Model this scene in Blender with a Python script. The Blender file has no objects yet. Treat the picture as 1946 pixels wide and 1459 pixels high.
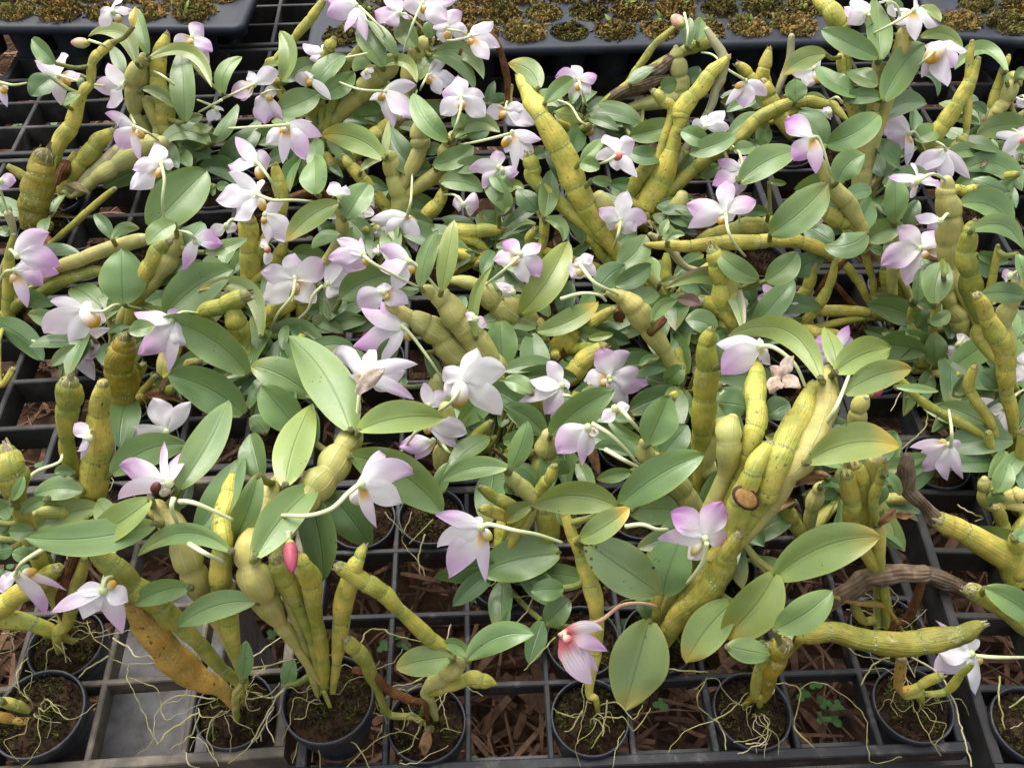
import bpy, math, random
from mathutils import Vector as V, noise
from math import sin, cos, pi, radians
random.seed(11)
S = bpy.context.scene
# ---------------------------------------------------------------- camera, world, sun, exposure
F, PITCH, CAMZ, CX, CY = 1675.0, radians(49.4), 0.716, 973.0, 729.5
cam_d = bpy.data.cameras.new("camera"); cam = bpy.data.objects.new("camera", cam_d)
S.collection.objects.link(cam); S.camera = cam
cam.location = (0, 0, CAMZ); cam.rotation_euler = (pi/2 - PITCH, 0, 0)
cam_d.sensor_fit = 'HORIZONTAL'; cam_d.sensor_width = 36.0; cam_d.lens = 36.0*F/1946.0
cam_d.clip_start = 0.02; cam_d.clip_end = 400
w = bpy.data.worlds.new("World"); S.world = w; w.use_nodes = True
wn = w.node_tree.nodes; wl = w.node_tree.links
sky = wn.new('ShaderNodeTexSky'); sky.sky_type = 'NISHITA'; sky.sun_disc = False
sky.sun_elevation = radians(62); sky.sun_rotation = radians(-25)
sky.air_density = 1.6; sky.dust_density = 6.0; sky.ozone_density = 1.0
hs = wn.new('ShaderNodeHueSaturation'); hs.inputs['Saturation'].default_value = .30   # a veiled, white sky
wl.new(sky.outputs[0], hs.inputs['Color']); wl.new(hs.outputs[0], wn['Background'].inputs[0]); wn['Background'].inputs[1].default_value = 0.15
sun_d = bpy.data.lights.new("sun", 'SUN'); sun = bpy.data.objects.new("sun", sun_d); S.collection.objects.link(sun)
sun_d.energy = 1.15; sun_d.angle = radians(60); sun_d.color = (1.0, 0.95, 0.87)
se, sa = radians(62), radians(-25)
sd = V((sin(sa)*cos(se), cos(sa)*cos(se), sin(se)))
sun.rotation_euler = sd.to_track_quat('Z', 'Y').to_euler()
S.view_settings.view_transform = 'Standard'; S.view_settings.look = 'None'
S.view_settings.gamma = 1; S.view_settings.use_curve_mapping = False
S.view_settings.exposure = 0.86
# ---------------------------------------------------------------- geometry of the view
CT, ST = cos(PITCH), sin(PITCH)
CAMP = V((0, 0, CAMZ))
def ray(px, py):
    X = (px-CX)/F; Y = (py-CY)/F
    return V((X, CT - Y*ST, -ST - Y*CT))
def at(px, py, z):
    d = ray(px, py); return CAMP + d*((z-CAMZ)/d.z)
def at_y(px, py, y):
    d = ray(px, py); return CAMP + d*(y/d.y)
def place(px, py, P0, blend, lim=0.06):
    """the point seen at (px,py) between the level and the upright plane through P0"""
    z1 = at_y(px, py, max(P0.y, .05)).z
    dz = max(-lim, min(lim, (z1-P0.z)*blend))
    return at(px, py, max(0.012, min(0.2, P0.z+dz)))
def topix(p):
    q = p - CAMP; dep = q.y*CT - q.z*ST
    return (CX + F*q.x/dep, CY - F*(q.y*ST + q.z*CT)/dep, dep)
# ---------------------------------------------------------------- materials
def mat(name):
    m = bpy.data.materials.new(name); m.use_nodes = True
    nt = m.node_tree
    return m, nt, nt.nodes['Principled BSDF'], nt.nodes['Material Output']
class N:
    def __init__(s, nt): s.nt = nt
    def put(s, sock, v):
        if isinstance(v, bpy.types.NodeSocket): s.nt.links.new(v, sock)
        elif v is not None:
            if hasattr(sock.default_value, '__len__') and not hasattr(v, '__len__'): v = (v, v, v)
            if sock.type == 'RGBA' and len(v) == 3: v = (*v, 1)
            sock.default_value = v
    def new(s, t, **kw):
        n = s.nt.nodes.new(t)
        for k, v in kw.items(): setattr(n, k, v)
        return n
    def math(s, op, a, b=None, c=None, clamp=False):
        n = s.new('ShaderNodeMath', operation=op, use_clamp=clamp)
        s.put(n.inputs[0], a); s.put(n.inputs[1], b)
        if c is not None: s.put(n.inputs[2], c)
        return n.outputs[0]
    def mix(s, f, a, b, bt='MIX'):
        n = s.new('ShaderNodeMix', data_type='RGBA', blend_type=bt)
        s.put(n.inputs[0], f); s.put(n.inputs[6], a); s.put(n.inputs[7], b)
        return n.outputs[2]
    def ramp(s, v, lo, hi, a=0.0, b=1.0):
        n = s.new('ShaderNodeMapRange', interpolation_type='SMOOTHSTEP')
        s.put(n.inputs[0], v); n.inputs[1].default_value = lo; n.inputs[2].default_value = hi
        n.inputs[3].default_value = a; n.inputs[4].default_value = b
        return n.outputs[0]
    def noise(s, scale, vec=None, detail=3, rough=.55):
        n = s.new('ShaderNodeTexNoise'); n.inputs['Scale'].default_value = scale
        n.inputs['Detail'].default_value = detail; n.inputs['Roughness'].default_value = rough
        if vec is not None: s.nt.links.new(vec, n.inputs['Vector'])
        return n.outputs['Fac']
    def pos(s): return s.new('ShaderNodeNewGeometry').outputs['Position']
    def uv(s):
        n = s.new('ShaderNodeUVMap'); x = s.new('ShaderNodeSeparateXYZ'); s.nt.links.new(n.outputs[0], x.inputs[0])
        return x.outputs[0], x.outputs[1], n.outputs[0]
    def obj(s):
        n = s.new('ShaderNodeObjectInfo'); return n.outputs['Color'], n.outputs['Alpha'], n.outputs['Random']
    def scale(s, vec, k):
        n = s.new('ShaderNodeVectorMath', operation='MULTIPLY'); s.nt.links.new(vec, n.inputs[0]); n.inputs[1].default_value = k
        return n.outputs[0]
    def bump(s, h, dist, strength=1.0):
        n = s.new('ShaderNodeBump'); n.inputs['Strength'].default_value = strength; n.inputs['Distance'].default_value = dist
        s.put(n.inputs['Height'], h); return n.outputs[0]
def thin(nt, bsdf, out, col, f):
    """light passes through thin petals and leaves"""
    n = N(nt); tr = n.new('ShaderNodeBsdfTranslucent'); n.put(tr.inputs[0], col)
    mx = n.new('ShaderNodeMixShader'); mx.inputs[0].default_value = f
    nt.links.new(bsdf.outputs[0], mx.inputs[1]); nt.links.new(tr.outputs[0], mx.inputs[2]); nt.links.new(mx.outputs[0], out.inputs[0])

def r2_(n): return n.new('ShaderNodeObjectInfo').outputs['Random']
def leaf_material(name, spots=0, burn=0, dry=False, maroon=False):
    m, nt, b, out = mat(name); n = N(nt)
    u, v, uvw = n.uv(); col, tip, rnd = n.obj(); P = n.pos()
    av = n.math('ABSOLUTE', n.math('SUBTRACT', v, .5))
    big = n.noise(28, P, 4); fine = n.noise(420, P, 2)
    c = n.mix(n.ramp(big, .35, .7, 0, .55), col, n.mix(1, col, (1.22, 1.12, .80), 'MULTIPLY'))
    c = n.mix(n.ramp(fine, .45, .75, 0, .22), c, n.mix(1, col, (.72, .78, .72), 'MULTIPLY'))
    c = n.mix(n.ramp(av, .40, .5, 0, .45), c, n.mix(1, col, (1.5, 1.28, .75), 'MULTIPLY'))
    c = n.mix(n.ramp(u, 0, .16, .55, 0), c, n.mix(1, col, (1.55, 1.35, .8), 'MULTIPLY'))
    vein = n.math('SINE', n.math('MULTIPLY', n.math('ADD', v, n.math('MULTIPLY', big, .03)), 95.0))
    c = n.mix(n.ramp(vein, .5, 1, 0, .02), c, n.mix(1, col, (.7, .78, .7), 'MULTIPLY'))
    c = n.mix(n.ramp(av, .0, .020, .75, 0), c, n.mix(1, col, (.42, .52, .42), 'MULTIPLY'))
    uu = n.math('ADD', u, n.math('MULTIPLY', n.math('SUBTRACT', big, .5), .35))
    tf = n.math('MULTIPLY', n.ramp(uu, .62, 1.05), tip, clamp=True)
    c = n.mix(tf, c, (.50, .34, .05)); 
    tf2 = n.math('MULTIPLY', n.ramp(uu, .98, 1.08), tip, clamp=True)
    c = n.mix(tf2, c, (.16, .07, .02))
    if spots:
        vo = n.new('ShaderNodeTexVoronoi'); vo.inputs['Scale'].default_value = 210; nt.links.new(P, vo.inputs['Vector'])
        msk = n.math('MULTIPLY', n.ramp(vo.outputs['Distance'], .22, .30, 1, 0), n.ramp(n.noise(55, P, 1), .55, .60))
        c = n.mix(msk, c, (.035, .015, .015))
    else:
        vo = n.new('ShaderNodeTexVoronoi'); vo.inputs['Scale'].default_value = 260; nt.links.new(P, vo.inputs['Vector'])
        msk = n.math('MULTIPLY', n.ramp(vo.outputs['Distance'], .14, .2, 1, 0), n.ramp(n.noise(40, P, 1), .66, .70))
        c = n.mix(msk, c, (.04, .035, .02))
    sc = n.math('MULTIPLY', n.ramp(n.noise(24, P, 5, .7), .66, .70), n.ramp(r2_(n), .55, .7))
    c = n.mix(n.math('MULTIPLY', sc, .55), c, (.36, .30, .17))
    if burn:
        k = n.math('MULTIPLY', n.ramp(n.math('ADD', v, n.math('MULTIPLY', big, .5)), 1.0, 1.15), 1)
        c = n.mix(k, c, (.42, .27, .22))
    n.put(b.inputs['Base Color'], c)
    n.put(b.inputs['Roughness'], n.ramp(fine, .3, .8, .30, .46)); b.inputs['Specular IOR Level'].default_value = .55; b.inputs['Coat Weight'].default_value = .12; b.inputs['Coat Roughness'].default_value = .35
    h = n.math('ADD', n.math('MULTIPLY', vein, .015), n.math('ADD', n.math('MULTIPLY', n.ramp(av, 0, .04), 1.0), n.math('MULTIPLY', big, 2.0)))
    nt.links.new(n.bump(h, .0006, .55), b.inputs['Normal'])
    thin(nt, b, out, n.mix(1, c, (1.1, 1.2, .5), 'MULTIPLY'), .13)
    return m
M_LEAF = leaf_material("waxy_leaf"); M_SPOT = leaf_material("spotted_leaf", spots=1); M_BURN = leaf_material("scorched_leaf", burn=1)

def dry_material():
    m, nt, b, out = mat("dry_plant"); n = N(nt); u, v, uvw = n.uv(); col, a, r = n.obj(); P = n.pos()
    x = n.noise(90, P, 5, .7)
    c = n.mix(n.ramp(x, .3, .7), n.mix(1, col, (.45, .4, .35), 'MULTIPLY'), n.mix(1, col, (1.3, 1.25, 1.2), 'MULTIPLY'))
    s = n.math('SINE', n.math('MULTIPLY', v, 90.0))
    c = n.mix(n.ramp(s, .3, 1, 0, .35), c, n.mix(1, col, (.5, .45, .4), 'MULTIPLY'))
    n.put(b.inputs['Base Color'], c); b.inputs['Roughness'].default_value = .8; b.inputs['Specular IOR Level'].default_value = .2
    nt.links.new(n.bump(n.math('ADD', x, n.math('MULTIPLY', s, .3)), .0012, .8), b.inputs['Normal'])
    return m
M_DRY = dry_material()

def petal_material(name, spur=0, red=0):
    m, nt, b, out = mat(name); n = N(nt); u, v, uvw = n.uv(); col, a, r = n.obj(); P = n.pos()
    x = n.noise(60, P, 3)
    uu = n.math('ADD', u, n.math('MULTIPLY', n.math('SUBTRACT', x, .5), .35))
    f = n.ramp(uu, .12, .95)
    c = n.mix(f, (.86, .84, .85), col)
    c = n.mix(n.ramp(u, 0, .14, .6, 0), c, (.80, .84, .62))
    if spur: c = n.mix(n.math('MULTIPLY', n.ramp(uu, .12, .52, .95, 0), n.ramp(n.math('ABSOLUTE', n.math('SUBTRACT', v, .5)), .25, .5, 1, .35)), c, (.66, .36, .035))
    if red:
        c = n.mix(n.math('MULTIPLY', n.ramp(uu, .10, .50, .95, 0), 1), c, (.62, .11, .13))
        c = n.mix(n.math('MULTIPLY', n.ramp(n.math('SINE', n.math('MULTIPLY', v, 48.0)), .5, 1), n.ramp(uu, .3, .95, .6, .1)), c, (.62, .20, .26))
    s = n.math('SINE', n.math('MULTIPLY', v, 60.0))
    c = n.mix(n.ramp(s, .4, 1, 0, .05), c, n.mix(1, c, (.86, .78, .88), 'MULTIPLY'))
    n.put(b.inputs['Base Color'], c); b.inputs['Roughness'].default_value = .6; b.inputs['Specular IOR Level'].default_value = .25
    h = n.math('ADD', n.math('MULTIPLY', s, .12), n.math('MULTIPLY', x, 2.5))
    nt.links.new(n.bump(h, .0004, .5), b.inputs['Normal'])
    thin(nt, b, out, c, .38)
    return m
M_PETAL = petal_material("petal"); M_PETALR = petal_material("withering_petal", 0, 1); M_PETALO = petal_material("petal_with_spur_base", 1)

def lip_material(name, core, edge, lo=.30, hi=.62):
    m, nt, b, out = mat(name); n = N(nt); u, v, uvw = n.uv(); P = n.pos()
    x = n.noise(160, P, 3)
    f = n.ramp(n.math('ADD', u, n.math('MULTIPLY', n.math('SUBTRACT', x, .5), .3)), lo, hi)
    c = n.mix(f, edge, core)
    n.put(b.inputs['Base Color'], c); b.inputs['Roughness'].default_value = .5; b.inputs['Specular IOR Level'].default_value = .3
    thin(nt, b, out, c, .2)
    return m
M_LIP = {'w': lip_material("white_lip_orange_spur", (.66, .36, .03), (.86, .83, .80), .40, .85), 'o': lip_material("orange_spur", (.62, .36, .05), (.86, .82, .74), .18, .72),
         'y': lip_material("olive_yellow_spur", (.56, .47, .10), (.86, .83, .70), .18, .72),
         'r': lip_material("red_throat", (.58, .14, .11), (.80, .55, .52), .1, .7),
         'd': lip_material("dark_throat", (.60, .28, .03), (.80, .74, .66), .25, .7)}

def cane_material():
    m, nt, b, out = mat("cane"); n = N(nt); u, v, uvw = n.uv(); col, sp, r = n.obj(); P = n.pos()
    fr = n.math('FRACT', u); du = n.math('MINIMUM', fr, n.math('SUBTRACT', 1.0, fr))
    big = n.noise(45, P, 4, .6); fine = n.noise(300, P, 3)
    c = n.mix(n.ramp(big, .3, .72), n.mix(1, col, (.58, .70, .60), 'MULTIPLY'), n.mix(1, col, (1.28, 1.18, 1.05), 'MULTIPLY'))
    wob = n.math('ADD', du, n.math('MULTIPLY', n.math('SUBTRACT', fine, .5), .05))
    c = n.mix(n.ramp(wob, .06, .3, .35, 0), c, n.mix(1, col, (.75, 1.0, .7), 'MULTIPLY'))
    # scuffs and black scars along the cane
    st = n.noise(1.0, n.scale(uvw, (4.0, 42.0, 1.0)), 4, .7)
    c = n.mix(n.math('MULTIPLY', n.ramp(st, .60, .72), sp, clamp=True), c, (.06, .035, .012))
    c = n.mix(n.math('MULTIPLY', n.ramp(n.noise(240, P, 3), .62, .70), n.math('MULTIPLY', sp, .8), clamp=True), c, (.05, .028, .01))
    c = n.mix(n.ramp(n.noise(85, P, 5, .75), .55, .72, 0, .55), c, (.52, .48, .30))
    rag = n.noise(1.0, n.scale(uvw, (1.0, 26.0, 1.0)), 3, .8)
    ring = n.math('MULTIPLY', n.ramp(du, .012, .040, 1, 0), n.ramp(rag, .50, .58))
    c = n.mix(ring, c, (.70, .66, .50))
    c = n.mix(n.math('MULTIPLY', n.ramp(du, .0, .016, 1, 0), .45), c, (.09, .06, .02))
    n.put(b.inputs['Base Color'], c); n.put(b.inputs['Roughness'], n.ramp(big, .3, .8, .36, .6)); b.inputs['Specular IOR Level'].default_value = .4
    h = n.math('ADD', n.math('MULTIPLY', n.noise(1.0, n.scale(uvw, (1.2, 36.0, 1.0)), 3), 1.0), n.math('ADD', n.math('MULTIPLY', fine, .5), n.math('MULTIPLY', ring, 1.2)))
    nt.links.new(n.bump(h, .0014, .8), b.inputs['Normal'])
    return m
def sheath_material():
    m, nt, b, out = mat("papery_sheath"); n = N(nt); u, v, uvw = n.uv(); col, sp, r = n.obj(); P = n.pos()
    fr = n.math('FRACT', u); du = n.math('MINIMUM', fr, n.math('SUBTRACT', 1.0, fr))
    big = n.noise(50, P, 4, .6)
    c = n.mix(n.ramp(big, .3, .72), n.mix(1, col, (.75, .82, .7), 'MULTIPLY'), n.mix(1, col, (1.2, 1.12, 1.0), 'MULTIPLY'))
    wv = n.math('ADD', v, n.math('MULTIPLY', n.math('SUBTRACT', n.noise(30, P, 2), .5), .05))
    s = n.math('SINE', n.math('MULTIPLY', wv, 2*pi*8))
    vein = n.math('MULTIPLY', n.ramp(s, .90, 1.0), n.ramp(fr, .03, .2))
    c = n.mix(n.math('MULTIPLY', vein, .40), c, (.60, .58, .36))
    rag = n.noise(1.0, n.scale(uvw, (1.0, 22.0, 1.0)), 3, .8)
    c = n.mix(n.math('MULTIPLY', n.ramp(du, .006, .022, .8, 0), n.ramp(rag, .40, .62, .15, .9)), c, (.55, .50, .30))
    c = n.mix(n.math('MULTIPLY', n.ramp(fr, .80, .99), .35), c, n.mix(1, col, (.62, .62, .55), 'MULTIPLY'))
    c = n.mix(n.ramp(n.noise(110, P, 4, .7), .62, .75, 0, .55), c, (.46, .42, .26))
    n.put(b.inputs['Base Color'], c); b.inputs['Roughness'].default_value = .5; b.inputs['Specular IOR Level'].default_value = .35
    h = n.math('ADD', n.math('MULTIPLY', vein, 1.0), n.math('MULTIPLY', n.noise(140, P, 3), .8))
    nt.links.new(n.bump(h, .0009, .6), b.inputs['Normal'])
    return m
M_CANE, M_SHEATH = cane_material(), sheath_material()

def simple(name, col, rough, spec=.4, nscale=60, amp=.35, col2=None, bumpd=.0005, thr=(.35, .7), island=False):
    m, nt, b, out = mat(name); n = N(nt); P = n.pos()
    x = n.noise(nscale, P, 5, .65)
    c2 = col2 or tuple(k*(1-amp) for k in col)
    c = n.mix(n.ramp(x, thr[0], thr[1]), col, c2)
    if island:
        g = n.new('ShaderNodeNewGeometry').outputs['Random Per Island']
        c = n.mix(g, n.mix(1, c, (.32, .30, .28), 'MULTIPLY'), n.mix(1, c, (1.45, 1.42, 1.4), 'MULTIPLY'))
    n.put(b.inputs['Base Color'], c); b.inputs['Roughness'].default_value = rough; b.inputs['Specular IOR Level'].default_value = spec
    nt.links.new(n.bump(x, bumpd, .6), b.inputs['Normal'])
    return m
M_STALK = simple("flower_stalk", (.66, .69, .42), .5, .35, 40, .2, (.52, .60, .28))
M_PINKSTALK = simple("withered_stalk", (.55, .30, .24), .6, .3, 60, .2, (.55, .45, .22))
M_BUD = simple("red_bud", (.27, .032, .062), .45, .4, 90, .3, (.36, .075, .11))
M_BUDP = simple("pale_pink_bud", (.55, .46, .22), .5, .4, 45, .3, (.58, .22, .22), thr=(.42, .58))
M_SEPALGREEN = simple("bud_base", (.36, .40, .08), .5, .4)
M_ROOT = simple("aerial_root", (.34, .31, .14), .75, .2, 120, .4, (.20, .20, .07))
M_PALEROOT = simple("pale_root", (.44, .39, .25), .75, .2, 120, .3, (.32, .29, .14))
M_BARK = simple("potting_fibre", (.017, .011, .0065), .9, .12, 150, .5, (.036, .022, .011), .002, island=True)
M_GREENMOSS = simple("green_moss", (.05, .065, .012), .9, .15, 150, .5, (.11, .12, .025), .002, island=True)
M_MOSS = simple("sphagnum", (.27, .175, .055), .9, .15, 28, .5, (.10, .110, .028), .003, island=True)
M_MOSS2 = simple("green_sphagnum", (.15, .14, .035), .9, .15, 40, .5, (.075, .055, .02), .003, island=True)
M_PLASTIC = simple("black_plastic", (.015, .016, .019), .52, .28, 60, .3, (.105, .098, .088), .0006, (.50, .80))
M_DUSTY = simple("dusty_plastic", (.060, .052, .042), .65, .35, 30, .3, (.20, .165, .12), .0008, (.42, .75))
M_GREYPLASTIC = simple("weathered_plastic", (.026, .026, .027), .60, .2, 18, .3, (.085, .080, .075), .0005, (.46, .8))
M_POT = simple("pot_plastic", (.017, .019, .026), .42, .45, 45, .3, (.085, .085, .085), .0005, (.52, .8))
M_PLUG = simple("seed_tray_plastic", (.014, .018, .030), .55, .3, 16, .3, (.055, .052, .054), .0006, (.5, .85))
M_GROUND = simple("mulch_soil", (.085, .045, .026), .95, .1, 30, .5, (.035, .02, .013), .01)
M_CHIP = simple("wood_chip", (.185, .108, .068), .85, .2, 70, .4, (.085, .047, .030), .001, island=True)
M_CONC = simple("concrete", (.22, .215, .22), .9, .2, 34, .3, (.12, .115, .11), .002)
M_CLOVER = simple("clover_leaf", (.07, .19, .045), .5, .35, 60, .3)
M_STEEL = simple("rail_steel", (.05, .05, .052), .5, .5, 30, .3)
# ---------------------------------------------------------------- mesh helpers
COL = S.collection
class MB:
    def __init__(s): s.v = []; s.f = []; s.uv = []
    def add(s, verts, faces, uvs=None):
        o = len(s.v); s.v += verts; s.f += [tuple(i+o for i in f) for f in faces]
        s.uv += uvs if uvs else [(0, 0)]*len(verts)
    def mesh(s, name, m, smooth=True, origin=None):
        me = bpy.data.meshes.new(name)
        vs = [tuple(V(p)-origin) for p in s.v] if origin is not None else [tuple(p) for p in s.v]
        me.from_pydata(vs, [], s.f); me.materials.append(m)
        if smooth: me.polygons.foreach_set('use_smooth', [True]*len(me.polygons))
        uvl = me.uv_layers.new(name="UVMap"); li = [0]*len(me.loops); me.loops.foreach_get('vertex_index', li)
        flat = []
        for i in li: flat += s.uv[i]
        uvl.data.foreach_set('uv', flat); me.update()
        return me
def link(name, me, parent=None, loc=None, color=None):
    o = bpy.data.objects.new(name, me); COL.objects.link(o)
    if parent: o.parent = parent
    if loc is not None: o.location = loc
    if color: o.color = color
    return o
def tag(o, label=None, cat=None, group=None, kind=None):
    if label: o['label'] = label
    if cat: o['category'] = cat
    if group: o['group'] = group
    if kind: o['kind'] = kind
    return o
def empty(name, loc):
    o = bpy.data.objects.new(name, None); COL.objects.link(o); o.location = loc; o.empty_display_size = .01; return o
def grid_faces(nu, nv, wrap=False):
    f = []; k = nv if wrap else nv-1
    for i in range(nu-1):
        for j in range(k):
            a = i*nv+j; b2 = i*nv+(j+1) % nv
            f.append((a, b2, b2+nv, a+nv))
    return f
def box(mb, c, sx, sy, sz, rz=0.0):
    cs, sn = cos(rz), sin(rz); vs = []
    for z in (-1, 1):
        for x, y in ((-1, -1), (1, -1), (1, 1), (-1, 1)):
            X, Y = x*sx/2, y*sy/2
            vs.append((c[0]+X*cs-Y*sn, c[1]+X*sn+Y*cs, c[2]+z*sz/2))
    mb.add(vs, [(3, 2, 1, 0), (4, 5, 6, 7), (0, 1, 5, 4), (1, 2, 6, 5), (2, 3, 7, 6), (3, 0, 4, 7)])
def catmull(pts, k):
    """points (and radii) through a list of tuples; k steps between neighbours"""
    out = []; n = len(pts)
    for i in range(n-1):
        p0, p1, p2, p3 = pts[max(i-1, 0)], pts[i], pts[i+1], pts[min(i+2, n-1)]
        for s in range(k):
            t = s/k; o = []
            for a, b, c, d in zip(p0, p1, p2, p3):
                o.append(.5*((2*b) + (-a+c)*t + (2*a-5*b+4*c-d)*t*t + (-a+3*b-3*c+d)*t**3))
            out.append(tuple(o))
    out.append(pts[-1]); return out
def tube(mb, path, rad, us, ns=12, caps=True, flat=1.0, wob=0.0, seed=0):
    n = len(path); t0 = (path[1]-path[0]).normalized()
    a = t0.orthogonal().normalized(); vs = []; uvs = []
    for i in range(n):
        t = (path[min(i+1, n-1)]-path[max(i-1, 0)])
        t = t.normalized() if t.length > 1e-9 else t0
        a = (a - t*a.dot(t)); a = a.normalized() if a.length > 1e-6 else t.orthogonal().normalized()
        b = t.cross(a)
        for j in range(ns+1):
            th = 2*pi*j/ns; r = rad[i]
            if wob: r *= 1+wob*noise.noise(V((cos(th)*1.4+seed*7.1, sin(th)*1.4, i*.11)))
            vs.append(path[i]+a*(cos(th)*r)+b*(sin(th)*r*flat)); uvs.append((us[i], j/ns))
    fs = grid_faces(n, ns+1)
    if caps:
        vs += [path[0], path[-1]]; uvs += [(us[0], .5), (us[-1], .5)]
        c0, c1 = n*(ns+1), n*(ns+1)+1
        for j in range(ns):
            fs.append((c0, j+1, j)); e = (n-1)*(ns+1); fs.append((c1, e+j, e+j+1))
    mb.add(vs, fs, uvs)
def blob(mb, c, ax, r, stretch, flat=1.0, nu=9, nv=10, taper=0.0):
    """egg along ax; u runs from its near end to its far end"""
    ax = ax.normalized(); a = ax.orthogonal().normalized(); b = ax.cross(a); vs = []; uvs = []
    for i in range(nu):
        ph = pi*i/(nu-1); x = -cos(ph)*r*stretch; rr = sin(ph)*r*(1-taper*i/(nu-1))
        for j in range(nv+1):
            th = 2*pi*j/nv; vs.append(c+ax*x+a*(cos(th)*rr)+b*(sin(th)*rr*flat)); uvs.append((i/(nu-1), j/nv))
    mb.add(vs, grid_faces(nu, nv+1), uvs)
def blade(mb, B, C, T, w, prof, roll, fold, cup, wave, nu=13, nv=7, seed=0.0, twist=0.0):
    """leaf or petal: a curved midrib B-C-T, width w (metres) times prof(u)"""
    vs = []; uvs = []
    for i in range(nu):
        u = i/(nu-1)
        p = B*(1-u)**2 + C*(2*u*(1-u)) + T*u*u
        t = ((C-B)*(1-u) + (T-C)*u).normalized()
        vw = FACE
        s = t.cross(vw); s = s.normalized() if s.length > 1e-5 else t.orthogonal()
        nn = s.cross(t)
        if nn.dot(vw) < 0: nn = -nn
        a = roll*(.7+.6*u)+twist*(u*u-.35)
        s2 = s*cos(a)+nn*sin(a); n2 = nn*cos(a)-s*sin(a)
        hw = w*.5*prof(u)/max(.85, cos(a))
        for j in range(nv):
            q = 2*j/(nv-1)-1
            off = fold*abs(q)*hw + cup*(q*q)*hw + wave*w*noise.noise(V((u*3.1+seed, q*1.3, seed*1.7)))*(.3+abs(q))
            vs.append(p + s2*(q*hw) + n2*off); uvs.append((u, j/(nv-1)))
    mb.add(vs, grid_faces(nu, nv), uvs)
FACE = V((0, -.62, .78)).normalized()   # leaves and petals turn to the open side and the light
# ---------------------------------------------------------------- ground
GZ = -0.40
def ground():
    mb = MB(); n = 40; R = 60.0; vs = []
    for i in range(n+1):
        for j in range(n+1):
            a, b = (2*i/n-1), (2*j/n-1)
            x, y = R*a*abs(a)**2, R*b*abs(b)**2+1
            vs.append((x, y, GZ+.012*noise.noise(V((x*4, y*4, 0)))))
    mb.add(vs, grid_faces(n+1, n+1))
    o = link("ground", mb.mesh("ground", M_GROUND)); tag(o, kind='structure')
    rnd = random.Random(5); mb = MB()
    for k in range(13000):
        y = rnd.uniform(.05, 2.7); x = rnd.uniform(-.55-.55*y, .55+.55*y)
        L = rnd.choice((.02, .04, .06, .09, .13))*rnd.uniform(.7, 1.5); W = min(L*.4, rnd.choice((.0015, .002, .003, .004, .006, .010))*rnd.uniform(.8, 1.2)); h = rnd.uniform(.0012, .003)
        az = rnd.uniform(0, pi); tl = rnd.gauss(0, .25); z = GZ+rnd.uniform(.004, .055)
        d = V((cos(az)*cos(tl), sin(az)*cos(tl), sin(tl))); s = V((-sin(az), cos(az), rnd.gauss(0, .25))).normalized(); nn = d.cross(s)
        c = V((x, y, z)); bend = rnd.uniform(-.2, .2)*L; vs = []
        for i in range(4):
            q = i/3-.5; ww = W*(.5+rnd.uniform(0, .12) if i in (1, 2) else rnd.uniform(.1, .45))
            p = c+d*(q*L)+nn*(bend*(1-4*q*q))
            vs += [p-s*ww, p+s*ww, p+s*ww-nn*h, p-s*ww-nn*h]
        fs = []
        for i in range(3):
            for j in range(4): a = i*4+j; b = i*4+(j+1) % 4; fs.append((a, b, b+4, a+4))
        fs += [(3, 2, 1, 0), (12, 13, 14, 15)]
        mb.add(vs, fs)
    o = link("wood_mulch", mb.mesh("wood_mulch", M_CHIP, smooth=False)); tag(o, kind='stuff')
    mb = MB()
    for k in range(150):
        y = rnd.uniform(.1, 2.2); x = rnd.uniform(-.5-.5*y, .5+.5*y)
        for q in range(rnd.randint(2, 5)):
            c = V((x+rnd.gauss(0, .012), y+rnd.gauss(0, .012), GZ+.04+rnd.uniform(0, .035)))
            a0 = rnd.uniform(0, 6.3)
            for t in range(3):
                a = a0+t*2.09; r = rnd.uniform(.0035, .006); cc = c+V((cos(a), sin(a), rnd.uniform(-.3, .2)))*r
                vs = [c]+[cc+V((cos(a+b)*r, sin(a+b)*r, rnd.uniform(-.1, .1)*r)) for b in (-2.2, -1.3, -.45, .45, 1.3, 2.2)]
                mb.add(vs, [(0, 1, 2, 3), (0, 3, 4), (0, 4, 5, 6)])
    o = link("clover", mb.mesh("clover", M_CLOVER)); tag(o, kind='stuff')
ground()
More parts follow.
